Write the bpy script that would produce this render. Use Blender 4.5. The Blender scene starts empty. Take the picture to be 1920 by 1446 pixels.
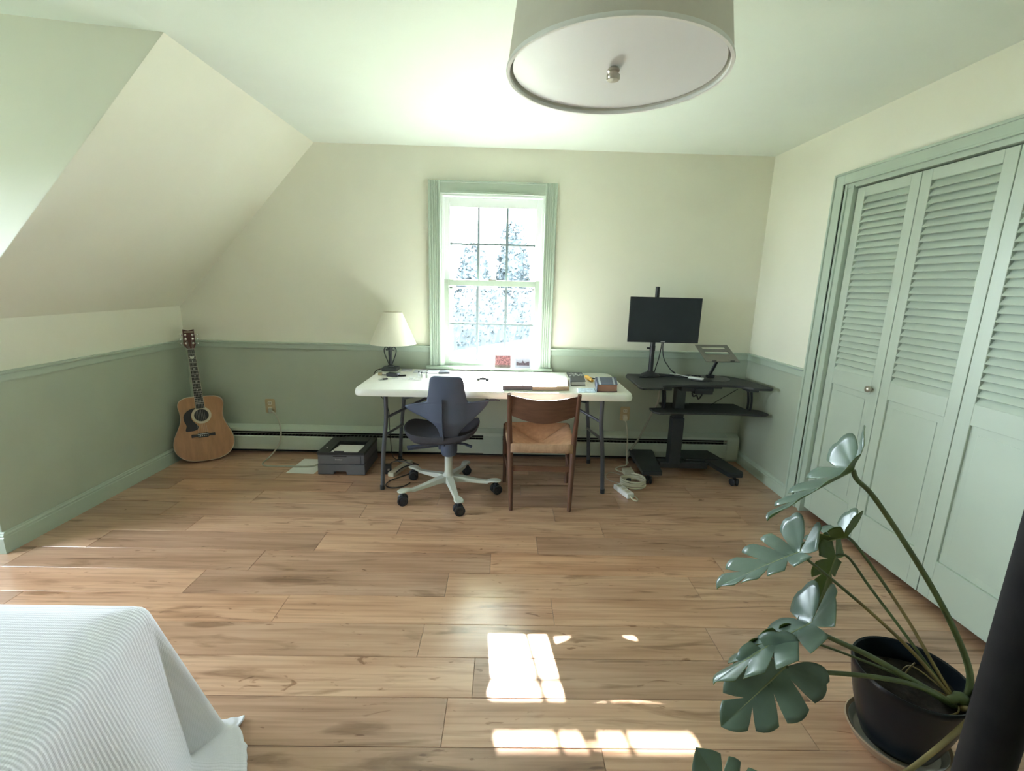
import bpy, bmesh, math, random
from mathutils import Vector, Matrix
from math import sin, cos, pi, radians, atan2, hypot, sqrt

random.seed(7)
S = bpy.context.scene
COL = S.collection

# ------------------------------------------------------------------ camera
cam_d = bpy.data.cameras.new('camera')
cam_d.sensor_fit = 'HORIZONTAL'
cam_d.sensor_width = 36.0
cam_d.lens = 36.0 * 875.18 / 1920.0
cam_d.clip_start = 0.02
cam_d.clip_end = 600
cam = bpy.data.objects.new('camera', cam_d)
COL.objects.link(cam)
_r = Vector((0.99959856, -0.01258453, 0.02538386))
_u = Vector((-0.02211037, 0.21371768, 0.97664522))
_f = Vector((0.0177156, 0.97681441, -0.21335363))
M = Matrix.Identity(4)
for i in range(3):
    M[i][0], M[i][1], M[i][2] = _r[i], _u[i], -_f[i]
M.translation = (2.55398, -3.74645, 1.42791)
cam.matrix_world = M
S.camera = cam

# ------------------------------------------------------------------ world, sun, exposure
w = bpy.data.worlds.new('sky')
S.world = w
w.use_nodes = True
wn = w.node_tree.nodes
bg = wn['Background']
bg.inputs['Color'].default_value = (0.85, 0.92, 1.03, 1)
bg.inputs['Strength'].default_value = 9.0

sun_d = bpy.data.lights.new('sun', 'SUN')
sun_d.energy = 21.0
sun_d.angle = radians(0.53)
sun_d.color = (1.0, 0.97, 0.91)
sun = bpy.data.objects.new('sun', sun_d)
COL.objects.link(sun)
sun.location = (0, 10, 8)
sun.rotation_euler = Vector((0.162, -1.0, -0.570)).to_track_quat('-Z', 'Y').to_euler()

vs = S.view_settings
vs.view_transform = 'Standard'
vs.look = 'None'
vs.exposure = 2.8
vs.gamma = 1.0
vs.use_curve_mapping = False
S.cycles.max_bounces = 14
S.cycles.diffuse_bounces = 8
S.cycles.glossy_bounces = 4
S.cycles.transmission_bounces = 8
S.cycles.transparent_max_bounces = 16
S.cycles.use_denoising = True
S.cycles.sample_clamp_indirect = 12.0

# room dimensions (metres)
W, H, HK, XS, YD = 4.546, 2.404, 1.189, 1.119, -1.537
ZR = 0.925          # top of the chair rail
YR = -6.0           # rear wall
XD = -1.3           # dormer front wall

# ------------------------------------------------------------------ materials
def lin(c):
    return tuple((x / 12.92 if x <= 0.04045 else ((x + 0.055) / 1.055) ** 2.4) for x in c)

def rgb(r, g, b):
    return lin((r / 255, g / 255, b / 255))

def mat(name, col, rough=0.5, metal=0.0, var=0.05, scale=12.0, bump=0.0, bscale=150.0, spec=0.5, coat=0.0, stretch=None):
    m = bpy.data.materials.new(name)
    m.use_nodes = True
    nt = m.node_tree
    b = nt.nodes['Principled BSDF']
    tc = nt.nodes.new('ShaderNodeTexCoord')
    mp = nt.nodes.new('ShaderNodeMapping')
    nt.links.new(tc.outputs['Object'], mp.inputs['Vector'])
    if stretch:
        mp.inputs['Scale'].default_value = stretch
    n = nt.nodes.new('ShaderNodeTexNoise')
    n.inputs['Scale'].default_value = scale
    n.inputs['Detail'].default_value = 4
    nt.links.new(mp.outputs['Vector'], n.inputs['Vector'])
    r = nt.nodes.new('ShaderNodeValToRGB')
    r.color_ramp.elements[0].position = 0.3
    r.color_ramp.elements[1].position = 0.7
    r.color_ramp.elements[0].color = (*[max(0, c * (1 - var)) for c in col], 1)
    r.color_ramp.elements[1].color = (*[min(1, c * (1 + var)) for c in col], 1)
    nt.links.new(n.outputs['Fac'], r.inputs['Fac'])
    nt.links.new(r.outputs['Color'], b.inputs['Base Color'])
    b.inputs['Roughness'].default_value = rough
    b.inputs['Metallic'].default_value = metal
    b.inputs['Specular IOR Level'].default_value = spec
    b.inputs['Coat Weight'].default_value = coat
    if bump:
        n2 = nt.nodes.new('ShaderNodeTexNoise')
        n2.inputs['Scale'].default_value = bscale
        nt.links.new(mp.outputs['Vector'], n2.inputs['Vector'])
        bp = nt.nodes.new('ShaderNodeBump')
        bp.inputs['Strength'].default_value = bump
        bp.inputs['Distance'].default_value = 0.003
        nt.links.new(n2.outputs['Fac'], bp.inputs['Height'])
        nt.links.new(bp.outputs['Normal'], b.inputs['Normal'])
    return m

M_CREAM = mat('cream_wall_paint', (0.80, 0.80, 0.685), 0.6, var=0.015, scale=3, bump=0.08)
M_CEIL = mat('ceiling_paint', (0.78, 0.845, 0.77), 0.65, var=0.015, scale=3, bump=0.08)
M_GREEN = mat('sage_wall_paint', (0.435, 0.495, 0.40), 0.5, var=0.03, scale=4, bump=0.08)
M_TRIM = mat('sage_trim_paint', (0.455, 0.545, 0.455), 0.35, var=0.02, scale=5, bump=0.03)
M_DOOR = mat('sage_door_paint', (0.475, 0.55, 0.465), 0.4, var=0.02, scale=5, bump=0.03)
M_DARKGAP = mat('dark_gap', (0.02, 0.02, 0.02), 0.8)
M_EXT = mat('exterior_siding', (0.5, 0.5, 0.48), 0.7)
M_WHITE = mat('white_vinyl', (0.80, 0.84, 0.82), 0.4, var=0.01)
M_MUNTIN = mat('backlit_dark_muntin', (0.20, 0.25, 0.26), 0.4, var=0.02)  # white bars, darkened in colour to stand for their backlit shade
M_HEATER = mat('heater_enamel', (0.50, 0.57, 0.48), 0.35, var=0.03)
M_BLACK = mat('black_plastic', (0.018, 0.020, 0.024), 0.45, var=0.15)
M_BLACKMETAL = mat('black_powder_coat', (0.022, 0.026, 0.030), 0.4, var=0.15, bump=0.05, bscale=500)
M_TOP = mat('table_plastic', (0.78, 0.78, 0.72), 0.42, var=0.02, bump=0.12, bscale=260)
M_LEG = mat('grey_steel_tube', (0.10, 0.11, 0.13), 0.35, metal=0.3, var=0.08)
M_ENV = mat('lilac_grey_envelope', (0.58, 0.59, 0.66), 0.7, var=0.02)
M_PAPER = mat('white_paper', (0.84, 0.85, 0.84), 0.7, var=0.015)
M_NICKEL = mat('brushed_nickel', (0.55, 0.50, 0.44), 0.3, metal=0.9, var=0.05)
M_BRASS = mat('aged_brass_plate', (0.50, 0.40, 0.24), 0.35, metal=0.4, var=0.1)
M_IVORY = mat('ivory_plastic', (0.66, 0.61, 0.46), 0.4, var=0.03)
M_CORDW = mat('cream_cord', (0.62, 0.60, 0.48), 0.5, var=0.03)
M_CORDG = mat('grey_cord', (0.40, 0.40, 0.33), 0.5, var=0.03)
M_CHAIRB = mat('glare_blued_plastic', (0.075, 0.095, 0.15), 0.42, var=0.06)  # plastic made lighter and bluer, window glare put into its colour
M_CHAIRF = mat('dark_chair_felt', (0.06, 0.06, 0.075), 0.8, var=0.12, bump=0.1)
M_ALU = mat('pale_grey_aluminium', (0.58, 0.60, 0.55), 0.4, var=0.03)
M_TEAK = mat('teak_wood', (0.125, 0.058, 0.036), 0.42, var=0.22, scale=6, stretch=(9, 9, 1.0))
M_TEAKH = mat('teak_wood_level', (0.125, 0.058, 0.036), 0.42, var=0.22, scale=6, stretch=(1.0, 9, 9))
M_SPRUCE = mat('spruce_top', (0.40, 0.20, 0.09), 0.35, var=0.13, scale=5, stretch=(7, 7, 0.7))
M_MAHOG = mat('mahogany_wood', (0.085, 0.028, 0.018), 0.35, var=0.2, scale=8)
M_ROSEW = mat('dark_rosewood', (0.012, 0.011, 0.010), 0.4, var=0.3)
M_BIND = mat('cream_binding', (0.55, 0.48, 0.34), 0.4)
M_PEARL = mat('pearl_inlay', (0.65, 0.66, 0.60), 0.25)
M_CHROME = mat('chrome', (0.7, 0.7, 0.7), 0.2, metal=1.0)
M_PRGREY = mat('printer_grey', (0.15, 0.152, 0.175), 0.5, var=0.05)
M_PRDARK = mat('printer_dark', (0.028, 0.030, 0.034), 0.4, var=0.1)
M_SHADE = mat('lamp_shade_linen', (0.71, 0.675, 0.62), 0.8, var=0.03, bump=0.1, bscale=400)
M_TSHADE = mat('table_shade_linen', (0.80, 0.78, 0.66), 0.8, var=0.02, bump=0.08, bscale=400)
M_DIFF = mat('white_diffuser', (0.80, 0.82, 0.85), 0.45, var=0.005)
M_IRON = mat('wrought_iron', (0.055, 0.065, 0.070), 0.5, var=0.15)
M_SCREEN = mat('monitor_screen', (0.014, 0.019, 0.026), 0.35, var=0.12, scale=9)
M_LAPST = mat('space_grey_aluminium', (0.20, 0.20, 0.19), 0.4, metal=0.5, var=0.04)
M_DESKTOP = mat('black_desk_laminate', (0.035, 0.038, 0.040), 0.55, var=0.2, scale=7, bump=0.04)
M_POT = mat('dark_blue_glaze', (0.006, 0.010, 0.015), 0.3, var=0.35, scale=9, spec=0.35)
M_SAUCER = mat('clay_saucer', (0.36, 0.25, 0.16), 0.7, var=0.1, scale=20)
M_SAUCERIN = mat('chalky_saucer_glaze', (0.42, 0.40, 0.36), 0.6, var=0.15, scale=14)
M_SOIL = mat('potting_soil', (0.022, 0.016, 0.010), 0.95, var=0.5, scale=60, bump=0.9, bscale=90)
M_STEM = mat('green_stem', (0.085, 0.115, 0.038), 0.45, var=0.22, scale=14)
M_STEMB = mat('browning_stem', (0.22, 0.17, 0.065), 0.5, var=0.3, scale=10)
M_POLE = mat('black_pole', (0.007, 0.0065, 0.006), 0.7, var=0.25, scale=30, spec=0.15)
M_PILLOW = mat('mattress_fabric', (0.7, 0.7, 0.68), 0.9)
M_WOODF = mat('bed_wood', (0.25, 0.15, 0.08), 0.5, var=0.15)
M_GRASS = mat('lawn_grass', (0.125, 0.140, 0.085), 0.9, var=0.25, scale=0.5)
M_BARK = mat('tree_bark', (0.10, 0.08, 0.06), 0.9, var=0.2)
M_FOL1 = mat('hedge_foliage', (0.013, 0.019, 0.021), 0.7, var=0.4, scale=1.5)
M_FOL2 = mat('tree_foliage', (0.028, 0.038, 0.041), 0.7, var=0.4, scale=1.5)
M_HILL = mat('haze_tinted_hill', (0.06, 0.075, 0.08), 0.9, var=0.15, scale=0.08)  # distance haze is put into this paler, bluish colour
M_BOOKB = mat('navy_book_cloth', (0.05, 0.065, 0.10), 0.6, var=0.1)
M_BOOKS = mat('silver_band', (0.36, 0.40, 0.44), 0.4)
M_PAGES = mat('aged_page_block', (0.38, 0.21, 0.15), 0.8, var=0.15, scale=8, stretch=(1, 1, 60))
M_PAGEW = mat('white_page_block', (0.72, 0.70, 0.66), 0.8, var=0.08, scale=8, stretch=(1, 1, 60))
M_YELLOW = mat('amber_plastic', (0.75, 0.42, 0.06), 0.4)
M_GREYCOVER = mat('grey_cover', (0.10, 0.10, 0.12), 0.5, var=0.08)
M_TAN = mat('tan_cover', (0.36, 0.27, 0.19), 0.6)
M_CABLEB = mat('black_cable', (0.02, 0.02, 0.022), 0.5)

def attr_fabric(name, col, period, bump):
    """ribbed woven cloth: ribs follow the cloth's own v coordinate"""
    m = bpy.data.materials.new(name)
    m.use_nodes = True
    nt = m.node_tree
    b = nt.nodes['Principled BSDF']
    uv = nt.nodes.new('ShaderNodeUVMap')
    sep = nt.nodes.new('ShaderNodeSeparateXYZ')
    nt.links.new(uv.outputs['UV'], sep.inputs[0])
    def sine(sock, per):
        a = nt.nodes.new('ShaderNodeMath'); a.operation = 'MULTIPLY'; a.inputs[1].default_value = 2 * pi / per
        nt.links.new(sock, a.inputs[0])
        s = nt.nodes.new('ShaderNodeMath'); s.operation = 'SINE'
        nt.links.new(a.outputs[0], s.inputs[0])
        return s.outputs[0]
    wob = nt.nodes.new('ShaderNodeTexNoise'); wob.inputs['Scale'].default_value = 60
    nt.links.new(uv.outputs['UV'], wob.inputs['Vector'])
    wm = nt.nodes.new('ShaderNodeMath'); wm.operation = 'MULTIPLY_ADD'; wm.inputs[1].default_value = 0.004
    nt.links.new(wob.outputs['Fac'], wm.inputs[0]); nt.links.new(sep.outputs['Y'], wm.inputs[2])
    s1 = sine(wm.outputs[0], period)
    s2 = sine(sep.outputs['X'], period * 0.55)
    mul = nt.nodes.new('ShaderNodeMath'); mul.operation = 'MULTIPLY_ADD'; mul.inputs[1].default_value = 0.35
    nt.links.new(s2, mul.inputs[0]); nt.links.new(s1, mul.inputs[2])
    bp = nt.nodes.new('ShaderNodeBump'); bp.inputs['Strength'].default_value = bump; bp.inputs['Distance'].default_value = 0.004
    nt.links.new(mul.outputs[0], bp.inputs['Height'])
    nt.links.new(bp.outputs['Normal'], b.inputs['Normal'])
    r = nt.nodes.new('ShaderNodeMapRange')
    r.inputs['From Min'].default_value = -1.3; r.inputs['From Max'].default_value = 0.2
    r.inputs['To Min'].default_value = 0.86; r.inputs['To Max'].default_value = 1.0
    nt.links.new(mul.outputs[0], r.inputs['Value'])
    mx = nt.nodes.new('ShaderNodeMix'); mx.data_type = 'RGBA'; mx.blend_type = 'MULTIPLY'; mx.inputs['Factor'].default_value = 1.0
    mx.inputs['A'].default_value = (*col, 1)
    nt.links.new(r.outputs[0], mx.inputs['B'])
    nt.links.new(mx.outputs['Result'], b.inputs['Base Color'])
    b.inputs['Roughness'].default_value = 0.9
    return m
M_SPREAD = attr_fabric('white_ribbed_cotton', (0.80, 0.795, 0.86), 0.0100, 0.16)

def plank_mat():
    m = bpy.data.materials.new('oak_look_plank')
    m.use_nodes = True
    nt = m.node_tree
    N = nt.nodes.new
    L = nt.links.new
    b = nt.nodes['Principled BSDF']
    geo = N('ShaderNodeNewGeometry')
    oi = N('ShaderNodeObjectInfo')
    off = N('ShaderNodeVectorMath'); off.operation = 'MULTIPLY_ADD'
    off.inputs[1].default_value = (37.0, 53.0, 11.0)
    L(oi.outputs['Random'], off.inputs[0]); L(geo.outputs['Position'], off.inputs[2])
    def noise(sc, scale, det=5, dist=0.0):
        mp = N('ShaderNodeMapping'); mp.inputs['Scale'].default_value = sc
        L(off.outputs[0], mp.inputs['Vector'])
        n = N('ShaderNodeTexNoise'); n.inputs['Scale'].default_value = scale; n.inputs['Detail'].default_value = det
        n.inputs['Distortion'].default_value = dist
        L(mp.outputs[0], n.inputs['Vector'])
        return n.outputs['Fac']
    def ramp(fac, stops):
        r = N('ShaderNodeValToRGB')
        el = r.color_ramp.elements
        el[0].position, el[0].color = stops[0][0], (*stops[0][1], 1)
        el[1].position, el[1].color = stops[-1][0], (*stops[-1][1], 1)
        for p, c in stops[1:-1]:
            e = el.new(p); e.color = (*c, 1)
        L(fac, r.inputs['Fac'])
        return r.outputs['Color']
    def mult(a, bb, f=1.0):
        x = N('ShaderNodeMix'); x.data_type = 'RGBA'; x.blend_type = 'MULTIPLY'; x.inputs['Factor'].default_value = f
        L(a, x.inputs['A']); L(bb, x.inputs['B'])
        return x.outputs['Result']
    base = ramp(noise((0.8, 7, 1), 1.6, 4, 0.6), [(0.28, (0.45, 0.262, 0.170)), (0.5, (0.59, 0.368, 0.255)), (0.72, (0.67, 0.445, 0.32))])
    streak = ramp(noise((1.0, 34, 1), 2.2, 8, 0.4), [(0.32, (0.72, 0.68, 0.64)), (0.55, (1, 1, 1))])
    smudge = ramp(noise((1.3, 9.0, 1), 1.5, 5, 1.4), [(0.30, (0.50, 0.43, 0.36)), (0.43, (1, 1, 1))])
    knot = ramp(noise((5.0, 16.0, 1), 1.1, 3, 2.0), [(0.27, (0.40, 0.28, 0.19)), (0.33, (1, 1, 1))])
    c = mult(mult(mult(base, streak, 0.8), smudge, 0.9), knot, 0.8)
    c = mult(c, oi.outputs['Color'])
    L(c, b.inputs['Base Color'])
    b.inputs['Roughness'].default_value = 0.28
    b.inputs['Specular IOR Level'].default_value = 0.6
    b.inputs['Coat Weight'].default_value = 0.5
    b.inputs['Coat Roughness'].default_value = 0.16
    bp = N('ShaderNodeBump'); bp.inputs['Strength'].default_value = 0.12; bp.inputs['Distance'].default_value = 0.001
    L(noise((1.0, 30, 1), 4.0, 6), bp.inputs['Height'])
    L(bp.outputs['Normal'], b.inputs['Normal'])
    return m
M_PLANK = plank_mat()

def glass_mat():
    m = bpy.data.materials.new('window_glass')
    m.use_nodes = True
    nt = m.node_tree
    nt.nodes.remove(nt.nodes['Principled BSDF'])
    t = nt.nodes.new('ShaderNodeBsdfTransparent'); t.inputs['Color'].default_value = (0.95, 0.98, 0.98, 1)
    g = nt.nodes.new('ShaderNodeBsdfGlossy'); g.inputs['Roughness'].default_value = 0.02
    f = nt.nodes.new('ShaderNodeFresnel'); f.inputs['IOR'].default_value = 1.3
    x = nt.nodes.new('ShaderNodeMixShader')
    nt.links.new(f.outputs[0], x.inputs[0]); nt.links.new(t.outputs[0], x.inputs[1]); nt.links.new(g.outputs[0], x.inputs[2])
    nt.links.new(x.outputs[0], nt.nodes['Material Output'].inputs['Surface'])
    return m
M_GLASS = glass_mat()

def leaf_mat(name, col, rough, trans, tcol):
    m = mat(name, col, rough, var=0.25, scale=9, bump=0.08, bscale=30)
    nt = m.node_tree
    b = nt.nodes['Principled BSDF']
    t = nt.nodes.new('ShaderNodeBsdfTranslucent'); t.inputs['Color'].default_value = (*tcol, 1)
    x = nt.nodes.new('ShaderNodeMixShader'); x.inputs[0].default_value = trans
    nt.links.new(b.outputs[0], x.inputs[1]); nt.links.new(t.outputs[0], x.inputs[2])
    nt.links.new(x.outputs[0], nt.nodes['Material Output'].inputs['Surface'])
    return m
M_LEAFT = leaf_mat('leaf_upper_side', (0.115, 0.168, 0.130), 0.30, 0.15, (0.25, 0.42, 0.05))
M_LEAFB = leaf_mat('leaf_underside', (0.085, 0.125, 0.035), 0.5, 0.25, (0.28, 0.42, 0.05))
M_VEIN = mat('pale_leaf_vein', (0.22, 0.27, 0.11), 0.45)

# ------------------------------------------------------------------ mesh helpers
class MB:
    def __init__(s):
        s.v, s.f, s.m, s.uv = [], [], [], None
    def face(s, idx, mi=0):
        s.f.append(tuple(idx)); s.m.append(mi)
    def box(s, x0, x1, y0, y1, z0, z1, mi=0):
        return s.obox(((x0 + x1) / 2, (y0 + y1) / 2, (z0 + z1) / 2), (abs(x1 - x0) / 2, 0, 0), (0, abs(y1 - y0) / 2, 0), (0, 0, abs(z1 - z0) / 2), mi)
    def obox(s, c, a, b, d, mi=0):
        c, a, b, d = Vector(c), Vector(a), Vector(b), Vector(d)
        n = len(s.v)
        for k in (-1, 1):
            for i, j in ((-1, -1), (1, -1), (1, 1), (-1, 1)):
                s.v.append(c + a * i + b * j + d * k)
        for q in ((3, 2, 1, 0), (4, 5, 6, 7), (0, 1, 5, 4), (1, 2, 6, 5), (2, 3, 7, 6), (3, 0, 4, 7)):
            s.face([n + t for t in q], mi)
        return s
    def bar(s, p0, p1, wd, ht, up=(0, 0, 1), mi=0):
        p0, p1 = Vector(p0), Vector(p1)
        d = (p1 - p0)
        t = d.normalized()
        side = t.cross(Vector(up)).normalized()
        u = side.cross(t).normalized()
        return s.obox((p0 + p1) / 2, d / 2, side * wd / 2, u * ht / 2, mi)
    def tube(s, pts, r, seg=8, cap=True, mi=0, flat=1.0):
        pts = [Vector(p) for p in pts]
        n = len(pts)
        rs = r if isinstance(r, (list, tuple)) else [r] * n
        base = len(s.v)
        ref = None
        for i, p in enumerate(pts):
            t = (pts[min(i + 1, n - 1)] - pts[max(i - 1, 0)]).normalized()
            if ref is None:
                ref = Vector((0, 0, 1)) if abs(t.z) < 0.9 else Vector((1, 0, 0))
                a = t.cross(ref).normalized()
            else:
                a = (a - t * a.dot(t))
                a = a.normalized() if a.length > 1e-6 else t.orthogonal().normalized()
            b = t.cross(a)
            for k in range(seg):
                g = 2 * pi * k / seg
                s.v.append(p + (a * cos(g) + b * sin(g) * flat) * rs[i])
        for i in range(n - 1):
            for k in range(seg):
                k2 = (k + 1) % seg
                s.face((base + i * seg + k, base + i * seg + k2, base + (i + 1) * seg + k2, base + (i + 1) * seg + k), mi)
        if cap:
            s.face([base + k for k in range(seg)][::-1], mi)
            s.face([base + (n - 1) * seg + k for k in range(seg)], mi)
        return s
    def lathe(s, prof, c=(0, 0, 0), seg=24, mi=0, axis=None, close=False):
        """prof: list of (r, z) round the z axis through c, or round axis"""
        c = Vector(c)
        ax = Vector(axis).normalized() if axis else Vector((0, 0, 1))
        a = ax.orthogonal().normalized() if axis else Vector((1, 0, 0))
        b = ax.cross(a)
        base = len(s.v)
        n = len(prof)
        for r, z in prof:
            for k in range(seg):
                g = 2 * pi * k / seg
                s.v.append(c + ax * z + (a * cos(g) + b * sin(g)) * max(r, 1e-5))
        rng = range(n) if close else range(n - 1)
        for i in rng:
            i2 = (i + 1) % n
            for k in range(seg):
                k2 = (k + 1) % seg
                s.face((base + i * seg + k, base + i * seg + k2, base + i2 * seg + k2, base + i2 * seg + k), mi)
        if not close:
            if prof[0][0] > 1e-4: s.face([base + k for k in range(seg)][::-1], mi)
            if prof[-1][0] > 1e-4: s.face([base + (n - 1) * seg + k for k in range(seg)], mi)
        return s
    def prism(s, poly, o, A, B, N, mi=0, mi_side=None):
        """poly of (a, b) in the plane o + a A + b B, extruded by vector N"""
        o, A, B, N = Vector(o), Vector(A), Vector(B), Vector(N)
        base = len(s.v)
        n = len(poly)
        for k in (0, 1):
            for a, b in poly:
                s.v.append(o + A * a + B * b + N * k)
        s.face(list(range(base, base + n))[::-1], mi)
        s.face(list(range(base + n, base + 2 * n)), mi)
        for i in range(n):
            j = (i + 1) % n
            s.face((base + i, base + j, base + n + j, base + n + i), mi if mi_side is None else mi_side)
        return s
    def grid(s, nu, nv, fn, mi=0, uvfn=None):
        base = len(s.v)
        for i in range(nu):
            for j in range(nv):
                s.v.append(Vector(fn(i / (nu - 1), j / (nv - 1))))
        for i in range(nu - 1):
            for j in range(nv - 1):
                s.face((base + i * nv + j, base + (i + 1) * nv + j, base + (i + 1) * nv + j + 1, base + i * nv + j + 1), mi)
        return s
    def build(s, name, mats, parent=None, smooth=None, bevel=0.0, solid=0.0, solid_mi=0, subsurf=0, loc=None, rimoff=0):
        mats = mats if isinstance(mats, (list, tuple)) else [mats]
        if parent is not None:
            org = root_loc(parent)
        elif loc is not None:
            org = Vector(loc)
        else:
            xs = [p[0] for p in s.v]; ys = [p[1] for p in s.v]; zs = [p[2] for p in s.v]
            org = Vector(((min(xs) + max(xs)) / 2, (min(ys) + max(ys)) / 2, min(zs)))
        me = bpy.data.meshes.new(name)
        me.from_pydata([tuple(Vector(p) - org) for p in s.v], [], s.f)
        for mm in mats:
            me.materials.append(mm)
        for p, i in zip(me.polygons, s.m):
            p.material_index = i
        if s.uv:
            lay = me.uv_layers.new(name='UVMap')
            for l in me.loops:
                lay.data[l.index].uv = s.uv[l.vertex_index]
        bm = bmesh.new(); bm.from_mesh(me)
        bmesh.ops.recalc_face_normals(bm, faces=bm.faces)
        bm.to_mesh(me); bm.free()
        if smooth is not None:
            for p in me.polygons:
                p.use_smooth = True
            me.set_sharp_from_angle(angle=radians(smooth))
        o = bpy.data.objects.new(name, me)
        COL.objects.link(o)
        if parent is not None:
            o.parent = parent
        else:
            o.location = org
        if solid:
            md = o.modifiers.new('thickness', 'SOLIDIFY'); md.thickness = solid; md.offset = -1.0
            md.material_offset = solid_mi; md.material_offset_rim = rimoff
        if bevel:
            md = o.modifiers.new('bevel', 'BEVEL'); md.width = bevel; md.segments = 2; md.limit_method = 'ANGLE'; md.angle_limit = radians(35)
        if subsurf:
            md = o.modifiers.new('subsurf', 'SUBSURF'); md.levels = subsurf; md.render_levels = subsurf
        return o

def root_loc(o):
    l = Vector((0, 0, 0))
    while o is not None:
        l = l + Vector(o.location)
        o = o.parent
    return l

def tag(o, label=None, cat=None, group=None, kind=None):
    if label: o['label'] = label
    if cat: o['category'] = cat
    if group: o['group'] = group
    if kind: o['kind'] = kind
    return o

def thing(name, loc, label=None, cat=None, group=None, kind=None):
    o = bpy.data.objects.new(name, None)
    o.empty_display_size = 0.1
    o.location = loc
    COL.objects.link(o)
    return tag(o, label, cat, group, kind)

def smoothpts(pts, n=6):
    """Catmull-Rom through pts"""
    P = [Vector(p) for p in pts]
    out = []
    for i in range(len(P) - 1):
        p0, p1, p2, p3 = P[max(i - 1, 0)], P[i], P[i + 1], P[min(i + 2, len(P) - 1)]
        for k in range(n):
            t = k / n
            out.append(0.5 * ((2 * p1) + (p2 - p0) * t + (2 * p0 - 5 * p1 + 4 * p2 - p3) * t * t + (3 * p1 - p0 - 3 * p2 + p3) * t ** 3))
    out.append(P[-1])
    return out

def lerpcurve(pts, t):
    """Catmull-Rom at t in 0..1 over tuples"""
    n = len(pts) - 1
    x = min(max(t, 0), 1) * n
    i = min(int(x), n - 1)
    t = x - i
    P = [Vector(p) for p in (pts[max(i - 1, 0)], pts[i], pts[i + 1], pts[min(i + 2, n)])]
    return 0.5 * ((2 * P[1]) + (P[2] - P[0]) * t + (2 * P[0] - 5 * P[1] + 4 * P[2] - P[3]) * t * t + (3 * P[1] - P[0] - 3 * P[2] + P[3]) * t ** 3)

def rrect(x0, x1, y0, y1, r, n=5):
    out = []
    for cx, cy, a0 in ((x1 - r, y1 - r, 0), (x0 + r, y1 - r, 90), (x0 + r, y0 + r, 180), (x1 - r, y0 + r, 270)):
        for k in range(n + 1):
            a = radians(a0 + 90 * k / n)
            out.append((cx + r * cos(a), cy + r * sin(a)))
    return out

X, Y, Z = Vector((1, 0, 0)), Vector((0, 1, 0)), Vector((0, 0, 1))

# ================================================================== STRUCTURE
ZW = 0.90   # paint changes colour behind the chair rail

# ---- floor
fl = MB().box(XD - 0.1, W + 0.75, YR - 0.1, 0.16, -0.16, -0.0125).build('floor', M_DARKGAP, loc=(0, 0, 0))
tag(fl, 'oak look plank floor with mixed light and grey brown boards', kind='structure')
PW, PL = 0.18, 1.205
row_seam = {-1.835: 1.096, -1.655: 1.30, -1.475: 0.35, -1.295: 0.75, -1.115: 0.48, -0.935: 0.93, -0.755: 0.28, -0.575: 0.91, -2.015: 0.385}
tones = [(1.0, 0.98, 0.95), (0.80, 0.77, 0.76), (0.93, 0.90, 0.86), (1.06, 1.02, 0.97), (0.86, 0.83, 0.80), (1.02, 0.95, 0.88)]
y0 = -1.835
while y0 - PW > YR: y0 -= PW
yk = y0 - PW
cells = []
rowi = 0
while yk < -0.001:
    ya, yb = max(yk, YR), min(yk + PW, 0.0)
    key = min(row_seam, key=lambda q: abs(q - yk))
    s0 = row_seam[key] if abs(key - yk) < 0.02 else random.uniform(0, PL)
    xl = XD if yb <= YD + 0.2 else 0.0
    xr = 5.2 if ya < -0.92 and yb > -2.72 else W
    x = s0
    while x > xl: x -= PL
    while x < xr:
        a, b = max(x, xl), min(x + PL, xr)
        if b - a > 0.01:
            cells.append((a, b, ya, yb, rowi, round((x - s0) / PL)))
        x += PL
    yk += PW
    rowi += 1
cache = {}
g = 0.0006
for a, b, ya, yb, r_, k_ in cells:
    key = (round(b - a, 3), round(yb - ya, 3))
    if key not in cache:
        l, d = b - a - 2 * g, yb - ya - 2 * g
        e = 0.0012
        m_ = MB()
        for z, q in ((-0.0125, 0), (-e, 0), (0, e)):
            for px_, py_ in ((-l / 2 + q, -d / 2 + q), (l / 2 - q, -d / 2 + q), (l / 2 - q, d / 2 - q), (-l / 2 + q, d / 2 - q)):
                m_.v.append(Vector((px_, py_, z)))
        for lev in (0, 4):
            for i in range(4):
                j = (i + 1) % 4
                m_.face((lev + i, lev + j, lev + 4 + j, lev + 4 + i))
        m_.face((8, 9, 10, 11)); m_.face((3, 2, 1, 0))
        first = m_.build('plank', M_PLANK, loc=(0, 0, 0))
        cache[key] = first
        o = first
    else:
        o = cache[key].copy()
        COL.objects.link(o)
    o.parent = fl
    o.location = ((a + b) / 2, (ya + yb) / 2, 0)
    t = random.choice(tones)
    if abs(a - 1.096) < 0.02 and abs(ya + 1.835) < 0.02: t = (0.80, 0.76, 0.75)
    elif abs(ya + 1.835) < 0.02 and a < 1.0: t = (1.06, 1.0, 0.94)
    elif abs(ya + 1.835) < 0.02 and 2.2 < a < 2.4: t = (1.05, 1.02, 0.98)
    elif abs(ya + 1.655) < 0.02 and a < 1.31: t = (0.84, 0.80, 0.78) if a > 0 else (1.0, .97, .93)
    elif abs(ya + 1.655) < 0.02 and a < 2.6: t = (1.07, 0.98, 0.90)
    o.color = (*t, 1)

# ---- walls
def wall(name, parts, mats, label):
    """parts: list of (x0,x1,y0,y1,z0,z1,slot)"""
    m_ = MB()
    for p in parts: m_.box(*p[:6], p[6])
    return tag(m_.build(name, mats, loc=(0, 0, 0)), label, kind='structure')

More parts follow.
